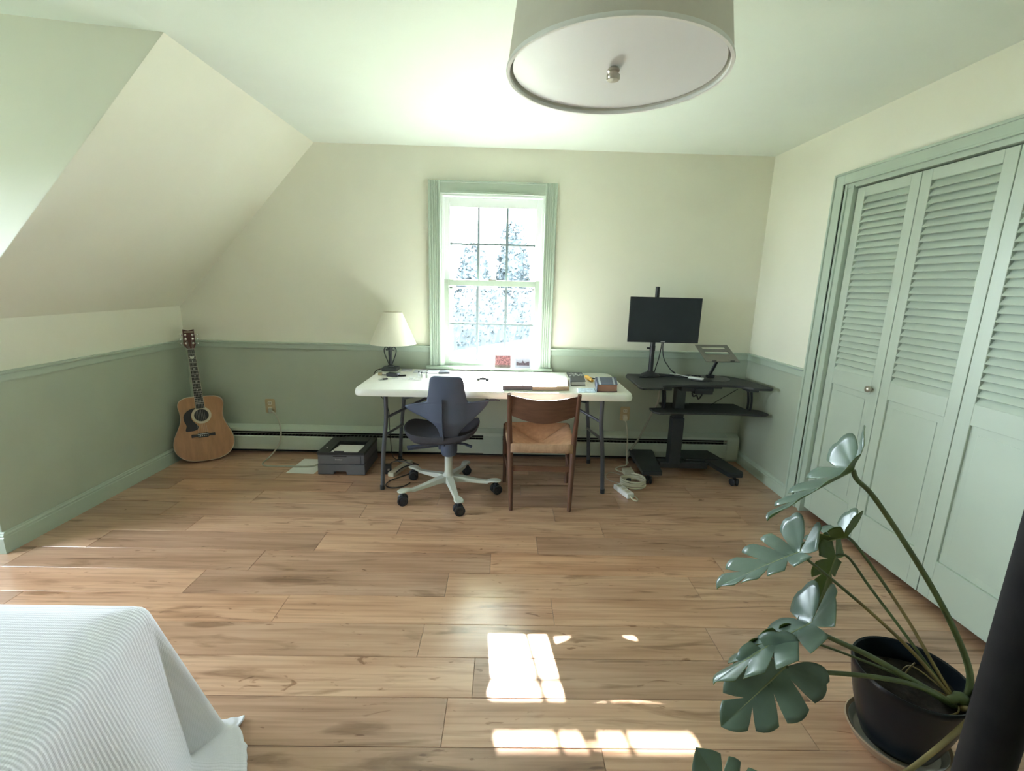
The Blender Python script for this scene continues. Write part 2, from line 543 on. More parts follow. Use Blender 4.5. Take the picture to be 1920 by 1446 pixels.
hx0, hx1, hz0, hz1 = 2.045, 2.840, 0.740, 2.080
T = 0.16
wall('wall_back', [(-0.2, hx0, 0, T, ZW, H + 0.1, 0), (hx1, W + 0.12, 0, T, ZW, H + 0.1, 0), (hx0, hx1, 0, T, hz1, H + 0.1, 0),
                   (-0.2, hx0, 0, T, -0.02, ZW, 1), (hx1, W + 0.12, 0, T, -0.02, ZW, 1), (hx0, hx1, 0, T, -0.02, hz0, 1)],
     [M_CREAM, M_GREEN], 'back wall, cream above the chair rail and sage green below')
wall('wall_left', [(-0.2, 0, YD + 0.0008, 0, ZW, HK, 0), (-0.2, 0, YD + 0.0008, 0, -0.02, ZW, 1)], [M_CREAM, M_GREEN],
     'low left knee wall, cream strip above sage green')
m_ = MB().prism([(0, HK), (XS, H), (XS, H + 0.2), (-0.2, HK + 0.02), (-0.2, HK - 0.02)], (0, YD + 0.0008, 0), X, Z, (0, -YD + 0.1, 0))
tag(m_.build('ceiling_slope', M_CREAM, loc=(0, 0, 0)), 'sloped cream ceiling above the low left wall', kind='structure')
m_ = MB()
m_.prism([(XD, ZW), (-0.001, ZW), (-0.001, HK + 0.001), (XS - 0.0015, H + 0.001), (XS - 0.0015, H + 0.1), (XD, H + 0.26)], (0, YD, 0), X, Z, (0, 0.1, 0), 0)
m_.box(XD, -0.001, YD, YD + 0.1, -0.02, ZW, 1)
tag(m_.build('wall_dormer_side', [M_CREAM, M_GREEN], loc=(0, 0, 0)), 'dormer side wall beyond the sloped ceiling', kind='structure')
tag(MB().box(XS, W + 0.9, YR - 0.1, T, H, H + 0.15).build('ceiling', M_CEIL, loc=(0, 0, 0)), 'flat pale ceiling over the room', kind='structure')
m_ = MB().prism([(XS, H), (XD - 0.1, H + 0.18), (XD - 0.1, H + 0.33), (XS, H + 0.15)], (0, YR - 0.1, 0), X, Z, (0, YD - YR + 0.1, 0))
tag(m_.build('ceiling_dormer', M_CEIL, loc=(0, 0, 0)), 'ceiling of the dormer at the upper left', kind='structure')
DY1, DY0, DZ0, DZ1 = -0.90, -2.70, 0.0, 2.03
wall('wall_right', [(W, W + 0.12, DY1, T, ZW, H, 0), (W, W + 0.12, YR, DY0, ZW, H, 0), (W, W + 0.12, DY0, DY1, DZ1, H, 0),
                    (W, W + 0.12, DY1, T, -0.02, ZW, 1), (W, W + 0.12, YR, DY0, -0.02, ZW, 1)], [M_CREAM, M_GREEN],
     'right wall with the louvred closet, cream above sage green')
wall('wall_closet', [(5.2, 5.3, DY0 - 0.1, DY1 + 0.1, -0.02, H, 0), (W + 0.12, 5.3, DY1, DY1 + 0.1, -0.02, H, 0), (W + 0.12, 5.3, DY0 - 0.1, DY0, -0.02, H, 0)],
     [M_CREAM], 'inside walls of the closet behind the louvred doors')

def window_wall(name, fixed, axis, holes, lo, hi, wtop, label):
    """a wall with window holes (a0, a1, z0, z1); axis 'y': it runs along y at x = fixed, else along x at y = fixed"""
    m_ = MB()
    segs, p = [], lo
    for a0, a1, z0, z1 in holes:
        segs += [(p, a0, -0.02, wtop), (a0, a1, -0.02, z0), (a0, a1, z1, wtop)]
        p = a1
    segs.append((p, hi, -0.02, wtop))
    for p0, p1, q0, q1 in segs:
        for c0, c1, mi in ((q0, min(q1, ZW), 1), (max(q0, ZW), q1, 0)):
            if c1 > c0:
                if axis == 'y': m_.box(fixed - 0.12, fixed, p0, p1, c0, c1, mi)
                else: m_.box(p0, p1, fixed - 0.12, fixed, c0, c1, mi)
    return tag(m_.build(name, [M_CREAM, M_GREEN], loc=(0, 0, 0)), label, kind='structure')

WA, WB, WC = (-2.85, -1.85, 0.85, 1.80), (-4.55, -3.60, 0.85, 1.65), (0.6, 1.4, 0.85, 1.70)
window_wall('wall_dormer_front', XD, 'y', [WA], YR, YD + 0.1, H + 0.2, 'dormer front wall with its window')
wall('wall_rear', [(XD - 0.12, W + 0.12, YR - 0.12, YR, ZW, H + 0.2, 0), (XD - 0.12, W + 0.12, YR - 0.12, YR, -0.02, ZW, 1)], [M_CREAM, M_GREEN], 'rear wall behind the viewer')

def plain_window(name, o, A, a0, a1, z0, z1, npan, label):
    """simple framed window filling a hole; o is a point on its plane, A runs along it"""
    root = thing(name, o, None, None, None, 'structure'); root['label'] = label
    o, A = Vector(o), Vector(A)
    N = A.cross(Z)
    m_ = MB()
    wd = 0.05
    def bx(s0, s1, c0, c1, th=0.025):
        m_.obox(o + A * (s0 + s1) / 2 + Z * ((c0 + c1) / 2 - o.z), A * (s1 - s0) / 2, Z * (c1 - c0) / 2, N * th)
    bx(a0, a0 + wd, z0, z1); bx(a1 - wd, a1, z0, z1); bx(a0, a1, z0, z0 + wd); bx(a0, a1, z1 - wd, z1)
    for k in range(1, npan):
        s = a0 + (a1 - a0) * k / npan
        bx(s - wd / 2, s + wd / 2, z0, z1)
    m_.build('window_frame', M_TRIM, root)
    for k in range(npan):
        s0, s1 = a0 + (a1 - a0) * k / npan + wd / 2, a0 + (a1 - a0) * (k + 1) / npan - wd / 2
        g_ = MB().obox(o + A * (s0 + s1) / 2 + Z * ((z0 + z1) / 2 - o.z), A * (s1 - s0) / 2, Z * ((z1 - z0) / 2 - wd), N * 0.002)
        g_.build('pane', M_GLASS, root)
    return root
plain_window('window_2', (XD - 0.06, 0, 0.85), (0, 1, 0), *WA, 2, 'dormer window to the left of the bed')

# ---- main window
wr = thing('window_1', (2.443, 0, 0.74), None, None, None, 'structure')
wr['label'] = 'double hung window with small panes above the white table'
def casing_board(x0, x1, z0, z1, vertical):
    m_ = MB().box(x0, x1, -0.018, 0, z0, z1)
    if vertical:
        out = x0 if x0 < 2.4 else x1
        sgn = 1 if x0 < 2.4 else -1
        m_.box(out, out + sgn * 0.014, -0.030, 0, z0, z1)
        for q in (0.024, 0.040, 0.056):
            m_.box(out + sgn * q, out + sgn * (q + 0.009), -0.024, 0, z0, z1)
        m_.box(out + sgn * 0.074, out + sgn * 0.088, -0.027, 0, z0, z1)
    else:
        m_.box(x0, x1, -0.030, 0, z1 - 0.014, z1)
        m_.box(x0 + 0.09, x1 - 0.09, -0.027, 0, z0, z0 + 0.014)
    return m_.build('casing', M_TRIM, wr, bevel=0.002)
casing_board(1.956, 2.047, 0.765, 2.167, True)
casing_board(2.836, 2.925, 0.765, 2.167, True)
casing_board(2.047, 2.836, 2.078, 2.167, False)
MB().prism(rrect(1.925, 2.945, -0.052, 0.085, 0.008, 2), (0, 0, 0.742), X, Y, (0, 0, 0.022)).build('stool', M_TRIM, wr, bevel=0.003)
MB().box(1.965, 2.915, -0.016, 0, 0.66, 0.742).build('apron', M_TRIM, wr, bevel=0.003)
j = MB()
j.box(2.045, 2.060, 0.0, T, 0.764, 2.08); j.box(2.826, 2.840, 0.0, T, 0.764, 2.08)
j.box(2.060, 2.826, 0.0, T, 2.064, 2.08); j.box(2.060, 2.826, 0.085, T, 0.742, 0.77)
for xx in (2.060, 2.818):
    j.box(xx, xx + 0.008, 0.010, 0.022, 0.764, 2.064); j.box(xx, xx + 0.008, 0.056, 0.064, 0.764, 2.064)
j.build('jamb', M_WHITE, wr)
def sash(name, xa, xb, za, zb, ga, gb, gza, gzb, ya, yb, m):
    s_ = MB()
    s_.box(xa, ga, ya, yb, za, zb); s_.box(gb, xb, ya, yb, za, zb)
    s_.box(ga, gb, ya, yb, za, gza); s_.box(ga, gb, ya, yb, gzb, zb)
    so = s_.build(name, m, wr, bevel=0.003)
    gx = [ga + (gb - ga) * k / 3 for k in range(4)]
    gz = [gza, (gza + gzb) / 2, gzb]
    ym = (ya + yb) / 2
    for k in (1, 2):
        MB().box(gx[k] - 0.009, gx[k] + 0.009, ym - 0.008, ym + 0.008, gza, gzb).build('muntin', M_MUNTIN, so)
    MB().box(ga, gb, ym - 0.006, ym + 0.006, gz[1] - 0.0075, gz[1] + 0.0075).build('muntin', M_MUNTIN, so)
    for k in range(3):
        for q in range(2):
            MB().box(gx[k], gx[k + 1], ym - 0.002, ym + 0.002, gz[q], gz[q + 1]).build('pane', M_GLASS, so)
    return so
sash('upper_sash', 2.062, 2.824, 1.405, 2.062, 2.108, 2.780, 1.450, 1.995, 0.068, 0.098, M_WHITE)
ls = sash('lower_sash', 2.062, 2.824, 0.766, 1.448, 2.104, 2.782, 0.806, 1.402, 0.024, 0.054, M_TRIM)
MB().box(2.062, 2.824, 0.118, 0.140, 1.378, 1.388).box(2.062, 2.824, 0.118, 0.140, 1.43, 1.45).box(2.062, 2.122, 0.118, 0.140, 0.77, 2.06).box(2.768, 2.824, 0.118, 0.140, 0.77, 2.06).build('storm_sash', M_ALU, wr)
lk = MB()
lk.box(2.415, 2.475, 0.020, 0.046, 1.448, 1.456)
lk.tube([(2.43, 0.034, 1.456), (2.43, 0.03, 1.466), (2.452, 0.022, 1.468), (2.47, 0.018, 1.464)], 0.005, 6)
lk.build('sash_lock', M_NICKEL, wr, smooth=40)

# ---- chair rails and baseboards
def rail(name, p0, p1, N, z0, z1, label, cap=True):
    """board along p0-p1, N points into the room"""
    p0, p1, N = Vector((*p0, 0)), Vector((*p1, 0)), Vector((*N, 0))
    m_ = MB()
    prof = [(0, z0), (0.012, z0), (0.014, z0 + 0.006), (0.014, z1 - 0.016), (0.028, z1 - 0.011), (0.029, z1 - 0.002), (0.027, z1), (0, z1)] if cap else \
           [(0, 0), (0.014, 0), (0.014, z1 - 0.030), (0.010, z1 - 0.026), (0.012, z1 - 0.016), (0.007, z1 - 0.008), (0.007, z1 - 0.003), (0.003, z1), (0, z1)]
    m_.prism(prof, p0, N, Z, p1 - p0)
    return tag(m_.build(name, M_TRIM, loc=(p0 + p1) / 2), label, kind='structure')
rail('trim_1', (0, 0), (1.956, 0), (0, -1), 0.872, ZR, 'sage chair rail on the back wall left of the window')
rail('trim_2', (2.925, 0), (W, 0), (0, -1), 0.866, ZR, 'sage chair rail on the back wall right of the window')
rail('trim_3', (0, YD), (0, 0), (1, 0), 0.874, ZR + 0.004, 'sage chair rail along the low left wall')
rail('trim_4', (W, -0.752), (W, 0), (-1, 0), 0.866, ZR, 'short sage chair rail beside the closet casing')
rail('trim_5', (XD, YD), (0.029, YD), (0, -1), 0.874, ZR + 0.004, 'sage chair rail on the dormer side wall')
rail('baseboard_left', (0, YD), (0, 0), (1, 0), 0, 0.115, 'sage moulded baseboard of the low left wall', cap=False)
rail('baseboard_dormer', (XD, YD), (0.014, YD), (0, -1), 0, 0.115, 'sage baseboard end on the dormer side wall', cap=False)
rail('baseboard_right', (W, -0.752), (W, 0), (-1, 0), 0, 0.100, 'sage baseboard beside the closet casing', cap=False)

# ---- closet casing
tr = thing('trim_6', (W, -1.8, 0), None, None, None, 'structure'); tr['label'] = 'sage casing round the louvred closet doors'
def cb(pts):
    m_ = MB()
    for p in pts: m_.box(*p)
    return m_
cb([(W - 0.018, W, -0.838, -0.753, 0, 2.112), (W - 0.026, W, -0.768, -0.753, 0, 2.112), (W - 0.022, W, -0.838, -0.828, 0, 2.044)]).build('casing', M_TRIM, tr, bevel=0.002)
cb([(W - 0.018, W, -2.867, -2.782, 0, 2.112), (W - 0.026, W, -2.867, -2.852, 0, 2.112)]).build('casing', M_TRIM, tr, bevel=0.002)
cb([(W - 0.018, W, -2.782, -0.838, 2.044, 2.112), (W - 0.026, W, -2.852, -0.768, 2.099, 2.112), (W - 0.022, W, -2.782, -0.838, 2.044, 2.054)]).build('casing', M_TRIM, tr, bevel=0.002)
cb([(W - 0.010, W, -0.858, -0.838, 0, 2.044), (W - 0.002, W, -0.905, -0.858, 0, 2.03), (W - 0.014, W + 0.10, -0.919, -0.898, 0, 2.026),
    (W - 0.010, W, -2.782, -2.72, 0, 2.03), (W - 0.006, W + 0.10, -2.782, -0.838, 2.018, 2.044)]).build('jamb', M_TRIM, tr, bevel=0.002)

# ---- closet doors
yb = [-0.922, -1.346, -1.791, -2.238, -2.690]
XF = W + 0.010
labels = ['narrow louvred closet door leaf beside the chair rail, with a white knob', 'louvred closet door leaf second from the back wall', 'louvred closet door leaf third from the back wall, cut by the frame', 'louvred closet door leaf furthest from the back wall']
for di in range(4):
    ya, yz = yb[di] - 0.002, yb[di + 1] + 0.002
    d = thing('door_%d' % (di + 1), (XF, (ya + yz) / 2, 0.03), None, None, None, 'structure'); d['label'] = labels[di]
    st = 0.058
    zt, zb_ = 2.010, 0.036
    f_ = MB()
    for y1, y2, z1, z2 in ((ya, ya - st, zb_, zt), (yz + st, yz, zb_, zt), (ya - st, yz + st, 1.956, zt), (ya - st, yz + st, 0.884, 0.975), (ya - st, yz + st, zb_, 0.232)):
        f_.box(XF, XF + 0.032, y2, y1, z1, z2)
    f_.build('frame', M_DOOR, d, bevel=0.0025)
    p_ = MB().box(XF + 0.010, XF + 0.024, yz + st, ya - st, 0.232, 0.884)
    p_.box(XF + 0.007, XF + 0.012, yz + st + 0.035, ya - st - 0.035, 0.267, 0.849)
    p_.build('panel', M_DOOR, d, bevel=0.002)
    MB().box(XF + 0.026, XF + 0.030, yz + st, ya - st, 0.975, 1.956).build('backing', M_DOOR, d)
    n_sl = 28
    pitch = (1.956 - 0.975) / n_sl
    sl = MB()
    a_ = Vector((0.55, 0, 0.835)) * 0.0225     # slat leans back: front edge low
    b_ = Vector((0.835, 0, -0.55)) * 0.003
    sl.obox((0, 0, 0), a_, (0, (ya - yz) / 2 - st, 0), b_)
    first = sl.build('slat', M_DOOR, d)
    me = first.data
    for vtx in me.vertices: vtx.co += root_loc(d)
    for k in range(n_sl):
        o = first if k == 0 else first.copy()
        if k: COL.objects.link(o); o.parent = d
        o.location = (XF + 0.0145 - root_loc(d).x, 0, 0.975 + pitch * (k + 0.5) - root_loc(d).z)
    if di in (0, 3):
        yk_ = yz + 0.045 if di == 0 else ya - 0.045
        kn = MB().lathe([(0.006, 0), (0.006, 0.012), (0.016, 0.018), (0.0185, 0.026), (0.016, 0.034), (0.007, 0.038), (0.0, 0.0385)], (XF, yk_, 0.917), 16, axis=(-1, 0, 0))
        ko = kn.build('knob', M_NICKEL, d, smooth=50); ko['label'] = 'round grey white knob'

# ---- eave added out of view above the window to cut the sun patch short
tag(MB().box(-0.5, W + 0.5, T, 1.45, 2.275, 2.40).build('sun_cutoff_overhang', M_EXT, loc=(2.4, 0.2, 2.275)), 'added overhang above the window, out of view, shortening the sun patch', kind='structure')

# ================================================================== OUTDOORS
lawn = MB().grid(60, 60, lambda u, v: ((u - 0.5) * 160 + 2, -60 + v * 190, -3.0 + 0.19 * max(-7, min(7, (u - 0.5) * 160 + 3)) + 0.012 * max(-10, -86 + v * 190)))
tag(lawn.build('lawn', M_GRASS, loc=(2, 20, -3), smooth=60), 'bright green sloping lawn outside the window', kind='structure')
hill = MB().grid(30, 8, lambda u, v: ((u - 0.5) * 260, 110 + v * 60, -4 + (10.0 + 3 * sin(u * 17) + 2 * sin(u * 41)) * sin(min(v, 0.6) / 0.6 * pi / 2)))
tag(hill.build('hill', M_HILL, loc=(0, 130, -4), smooth=60), 'wooded hill beyond the garden, haze painted into its pale colour', kind='structure')

def tree(name, x, y, zg, h, rx, ry, fol, label, group, seed, nleaf=1500, size=0.14):
    rnd = random.Random(seed)
    t = thing(name, (x, y, zg), label, 'tree' if name == 'tree' else 'hedge', group)
    MB().tube([(x, y, zg - 0.2), (x + 0.05, y, zg + h * 0.3), (x, y + 0.05, zg + h * 0.6)], [0.14, 0.11, 0.05], 8).build('trunk', M_BARK, t, smooth=60)
    m_ = MB()
    c = Vector((x, y, zg + h * 0.53))
    def blob(u, v):
        th, ph = u * 2 * pi, (v - 0.5) * pi
        k = 0.86 + 0.10 * sin(th * 3 + seed) * cos(ph * 4) + 0.06 * sin(th * 7 + 2 * seed)
        return c + Vector((rx * cos(ph) * cos(th), ry * cos(ph) * sin(th), h * 0.47 * sin(ph))) * k
    m_.grid(18, 12, blob)
    for _ in range(nleaf):
        d_ = Vector((rnd.gauss(0, 1), rnd.gauss(0, 1), rnd.gauss(0, 1))).normalized()
        k = rnd.uniform(0.8, 1.06)
        p = c + Vector((d_.x * rx, d_.y * ry, d_.z * h * 0.48)) * k
        a_ = Vector((rnd.gauss(0, 1), rnd.gauss(0, 1), rnd.gauss(0, 1))).normalized() * size * rnd.uniform(0.6, 1.2)
        b_ = a_.orthogonal().normalized() * size * 0.6
        n0 = len(m_.v)
        m_.v += [p - a_, p + b_, p + a_, p - b_]
        m_.face((n0, n0 + 1, n0 + 2, n0 + 3))
    o = m_.build('foliage', fol, t)
    o['kind'] = 'stuff'
    return t
gz = lambda x, y: -3.0 + 0.19 * max(-7, min(7, x + 1)) + 0.012 * (y - 26)
def long_hedge():
    rnd = random.Random(11)
    hg = thing('hedge', (2.0, 27.5, gz(2, 27.5)), 'long dense hedge behind the lawn, seen through the lower window panes', 'hedge')
    m_ = MB()
    def surf(u, v):
        x = -7 + 18 * u
        a = v * pi
        zb = gz(x, 27.5)
        top = 1.05 + 0.25 * sin(x * 1.7) + 0.15 * sin(x * 4.3)
        k = 1 + 0.12 * sin(x * 5 + a * 3)
        return (x, 27.5 - 1.0 * cos(a) * k, zb - 0.1 + (top - zb) * min(1, sin(a) * 1.15) * (0.97 + 0.03 * k))
    m_.grid(60, 12, surf)
    for _ in range(5200):
        p = Vector(surf(rnd.random(), rnd.uniform(0.02, 0.75))) + Vector((rnd.gauss(0, 0.08), rnd.gauss(0, 0.10) - 0.05, rnd.gauss(0, 0.08)))
        a_ = Vector((rnd.gauss(0, 1), rnd.gauss(0, 1), rnd.gauss(0, 1))).normalized() * 0.12 * rnd.uniform(0.6, 1.2)
        b_ = a_.orthogonal().normalized() * 0.07
        n0 = len(m_.v)
        m_.v += [p - a_, p + b_, p + a_, p - b_]
        m_.face((n0, n0 + 1, n0 + 2, n0 + 3))
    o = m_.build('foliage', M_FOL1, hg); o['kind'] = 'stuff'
    MB().tube([(2.0, 27.5, gz(2, 27.5) - 0.2), (2.0, 27.5, -0.5)], 0.1, 8).build('trunk', M_BARK, hg)
long_hedge()
for k, (tx, ty, th, rx, lb) in enumerate([(-2.9, 33, 6.6, 1.25, 'pale tree rising behind the hedge, at the left edge of the window view'), (0.1, 33, 7.0, 1.25, 'pale rounded tree behind the hedge, seen through the left panes'),
        (3.1, 34, 8.4, 1.25, 'tallest pale tree behind the hedge, seen through the middle panes'), (6.1, 33, 7.4, 1.25, 'pale tree behind the hedge, seen through the right panes'), (9.1, 33, 7.0, 1.25, 'pale tree behind the hedge, at the right edge of the window view')]):
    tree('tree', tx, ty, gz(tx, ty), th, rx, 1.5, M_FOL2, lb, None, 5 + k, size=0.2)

# portals help the renderer find the daylight
def portal(loc, rot, sx, sy):
    d = bpy.data.lights.new('portal', 'AREA'); d.shape = 'RECTANGLE'; d.size = sx; d.size_y = sy
    d.cycles.is_portal = True
    o = bpy.data.objects.new('portal', d); COL.objects.link(o); o.location = loc; o.rotation_euler = rot
portal((2.443, 0.17, 1.41), (radians(-90), 0, 0), 0.82, 1.36)
portal((XD - 0.13, -2.35, 1.325), (radians(90), 0, radians(-90)), 1.0, 0.95)

# ================================================================== OBJECTS
# ---- baseboard heater
ht = thing('baseboard_heater', (2.3, -0.03, 0), 'long sage painted baseboard heater along the foot of the back wall', 'heater')
HX0, HX1 = 0.13, 4.455
MB().box(HX0, HX1, -0.010, -0.001, 0.004, 0.225).build('back_panel', M_DARKGAP, ht)
MB().prism([(-0.001, 0.238), (-0.010, 0.238), (-0.062, 0.214), (-0.066, 0.196), (-0.062, 0.194), (-0.058, 0.206), (-0.010, 0.229), (-0.001, 0.229)], (HX0, 0, 0), Y, Z, (HX1 - HX0, 0, 0)).build('hood', M_HEATER, ht)
for a, b in ((HX0, 2.405), (2.545, HX1)):
    MB().prism([(-0.058, 0.036), (-0.066, 0.042), (-0.069, 0.085), (-0.069, 0.150), (-0.063, 0.158), (-0.058, 0.156), (-0.064, 0.148), (-0.064, 0.046)], (a, 0, 0), Y, Z, (b - a, 0, 0)).build('front_cover', M_HEATER, ht)
    MB().prism([(-0.050, 0.172), (-0.062, 0.176), (-0.062, 0.179), (-0.050, 0.176)], (a, 0, 0), Y, Z, (b - a, 0, 0)).build('damper', M_HEATER, ht)
MB().prism([(-0.002, 0.240), (-0.010, 0.240), (-0.066, 0.216), (-0.072, 0.19), (-0.072, 0.04), (-0.066, 0.034), (-0.06, 0.034), (-0.06, 0.2), (-0.002, 0.23)], (2.395, 0, 0), Y, Z, (0.16, 0, 0)).build('joint_cover', M_HEATER, ht)
MB().prism([(-0.001, 0.006), (-0.058, 0.006), (-0.072, 0.03), (-0.074, 0.09), (-0.074, 0.19), (-0.064, 0.218), (-0.010, 0.242), (-0.001, 0.242)], (HX1 - 0.03, 0, 0), Y, Z, (0.105, 0, 0)).build('end_cap', M_HEATER, ht, bevel=0.008)
fn = MB()
for k in range(140):
    xx = HX0 + 0.03 + k * 0.0305
    fn.box(xx, xx + 0.002, -0.052, -0.012, 0.06, 0.16)
o = fn.build('fins', M_BLACKMETAL, ht); o['kind'] = 'stuff'

# ---- outlets
def outlet(x, z, m, label):
    t = thing('wall_outlet', (x, 0, z), label, 'outlet')
    MB().prism(rrect(x - 0.040, x + 0.040, z - 0.060, z + 0.060, 0.012, 3), (0, -0.0005, 0), X, Z, (0, -0.006, 0)).build('cover_plate', m, t, bevel=0.002)
    for dz in (0.024, -0.024):
        s_ = MB().prism(rrect(x - 0.017, x + 0.017, z + dz - 0.017, z + dz + 0.017, 0.009, 3), (0, -0.006, 0), X, Z, (0, -0.003, 0)).build('socket', M_IVORY, t)
        MB().box(x - 0.008, x - 0.005, -0.0095, -0.0088, z + dz - 0.005, z + dz + 0.007).box(x + 0.005, x + 0.008, -0.0095, -0.0088, z + dz - 0.005, z + dz + 0.007).build('slots', M_BLACK, s_)
outlet(0.637, 0.394, M_BRASS, 'brass wall outlet between guitar and table')
outlet(3.57, 0.392, M_BRASS, 'brass wall outlet left of the standing desk, white plug in it')

def cable(name, pts, r, m, label, group=None, seg=6, n=6, ends=()):
    """a cord lying along pts; ends: extra (p0, p1, w, h, material) plugs as parts"""
    P = smoothpts(pts, n)
    if not ends:
        o = MB().tube(P, r, seg).build(name, m, smooth=60)
        return tag(o, label, 'cable', group)
    t = thing(name, tuple(P[0]), label, 'cable', group)
    MB().tube(P, r, seg).build('cord', m, t, smooth=60)
    for p0, p1, wd, hh, mm, nm in ends:
        MB().bar(p0, p1, wd, hh).build(nm, mm, t, bevel=min(wd, hh) * 0.2)
    return t

cable('power_cable', [(0.645, -0.028, 0.360), (0.69, -0.05, 0.345), (0.735, -0.075, 0.27), (0.745, -0.085, 0.19), (0.735, -0.11, 0.10), (0.70, -0.20, 0.03), (0.69, -0.30, 0.009), (0.76, -0.345, 0.009), (0.92, -0.345, 0.009), (1.06, -0.34, 0.009), (1.12, -0.32, 0.016), (1.155, -0.29, 0.04), (1.179, -0.275, 0.055)],
      0.0062, M_CORDG, 'beige power cord hanging from the left outlet to the printer', seg=8,
      ends=[((0.637, -0.0095, 0.366), (0.650, -0.036, 0.354), 0.034, 0.030, M_CORDG, 'plug')])

# ---- guitar leaning in the corner
gP = Vector((0.222, -0.275, 0.012))
gU = (Vector((0.128, -0.110, 1.03)) - gP).normalized()
gH = Vector((0.8660, 0.5, 0)); gH = (gH - gU * gH.dot(gU)).normalized()
gN = gH.cross(gU).normalized()
if gN.y > 0: gN = -gN
def G(a, b, d=0.0): return gP + gH * a + gU * b + gN * d
gt = thing('acoustic_guitar', tuple(gP), 'natural wood acoustic guitar with black pickguard leaning in the left corner', 'guitar')
half = [(0.0, 0.0), (0.075, 0.004), (0.140, 0.028), (0.184, 0.075), (0.200, 0.130), (0.192, 0.190), (0.170, 0.245), (0.147, 0.300), (0.139, 0.345), (0.143, 0.395), (0.150, 0.435), (0.143, 0.470), (0.115, 0.495), (0.070, 0.505), (0.0, 0.505)]
hs = smoothpts([(a, b, 0) for a, b in half], 3)
out = [(p.x, p.y) for p in hs]
body = [(a + 0.018, b) for a, b in out] + [(-a + 0.018, b) for a, b in out[1:-1][::-1]]
def offpoly(poly, k, c=(0.018, 0.25)):
    return [(c[0] + (a - c[0]) * k, c[1] + (b - c[1]) * k) for a, b in poly]
MB().prism(body, G(0, 0, -0.085), gH, gU, gN * 0.082).build('body', M_MAHOG, gt, bevel=0.003, smooth=30)
MB().prism(offpoly(body, 1.004), G(0, 0, -0.006), gH, gU, gN * 0.004).prism(offpoly(body, 1.004), G(0, 0, -0.087), gH, gU, gN * 0.004).build('binding', M_BIND, gt)
MB().prism(offpoly(body, 0.985), G(0, 0, -0.003), gH, gU, gN * 0.005).build('soundboard', M_SPRUCE, gt)
def gdisc(c, r0, r1, d0, d1, name, m, parent=gt, seg=28):
    return MB().lathe([(r0, d0), (r1, d0), (r1, d1), (r0, d1)], G(*c), seg, axis=gN, close=True).build(name, m, parent, smooth=40)
hc = (0.016, 0.358)
MB().lathe([(0.0, 0.0025), (0.0485, 0.0025), (0.0485, 0.0030), (0.0, 0.0030)], G(*hc), 28, axis=gN).build('sound_hole', M_DARKGAP, gt)
gdisc(hc, 0.048, 0.065, 0.002, 0.0036, 'rosette', M_BIND)
pg = smoothpts([(-0.010, 0.420, 0), (-0.060, 0.408, 0), (-0.098, 0.370, 0), (-0.098, 0.320, 0), (-0.086, 0.285, 0), (-0.094, 0.245, 0), (-0.060, 0.240, 0), (-0.022, 0.248, 0), (-0.010, 0.272, 0), (-0.028, 0.300, 0), (-0.048, 0.330, 0), (-0.050, 0.370, 0), (-0.034, 0.402, 0)], 3)
MB().prism([(p.x, p.y) for p in pg], G(0, 0, 0.002), gH, gU, gN * 0.0022).build('pickguard', M_ROSEW, gt)
br = MB().prism([(-0.062, 0.190), (-0.030, 0.193), (-0.010, 0.184), (0.042, 0.184), (0.060, 0.193), (0.094, 0.190), (0.094, 0.214), (0.060, 0.212), (0.042, 0.220), (-0.010, 0.220), (-0.030, 0.212), (-0.062, 0.214)], G(0, 0, 0.002), gH, gU, gN * 0.008)
bro = br.build('bridge', M_ROSEW, gt, bevel=0.002)
MB().prism([(-0.022, 0.210), (0.054, 0.210), (0.054, 0.2135), (-0.022, 0.2135)], G(0, 0, 0.010), gH, gU, gN * 0.004).build('saddle', M_PEARL, bro)
for k in range(6):
    MB().lathe([(0.0035, 0), (0.0035, 0.004), (0.0, 0.006)], G(-0.014 + k * 0.012, 0.198, 0.010), 8, axis=gN).build('bridge_pin', M_PEARL, bro)
def neckx(b): return 0.016 - (b - 0.36) * 0.046      # the neck sits a touch off the plane's axis
def nk(b, wd): return [(neckx(b) - wd / 2, b), (neckx(b) + wd / 2, b)]
n0, n1 = nk(0.47, 0.056), nk(0.872, 0.044)
MB().prism([n0[0], n0[1], n1[1], n1[0]], G(0, 0, -0.016), gH, gU, gN * 0.018).build('neck', M_MAHOG, gt, bevel=0.003)
f0, f1 = nk(0.412, 0.056), nk(0.870, 0.044)
fb = MB().prism([f0[0], f0[1], f1[1], f1[0]], G(0, 0, 0.003), gH, gU, gN * 0.006).build('fretboard', M_ROSEW, gt)
e0, e1 = nk(0.412, 0.060), nk(0.870, 0.047)
MB().prism([e0[0], f0[0], f1[0], e1[0]], G(0, 0, 0.002), gH, gU, gN * 0.0065).prism([f0[1], e0[1], e1[1], f1[1]], G(0, 0, 0.002), gH, gU, gN * 0.0065).build('neck_binding', M_BIND, gt)
MB().prism([n1[0], n1[1], (n1[1][0], 0.877), (n1[0][0], 0.877)], G(0, 0, 0.003), gH, gU, gN * 0.009).build('nut', M_PEARL, gt)
b = 0.872
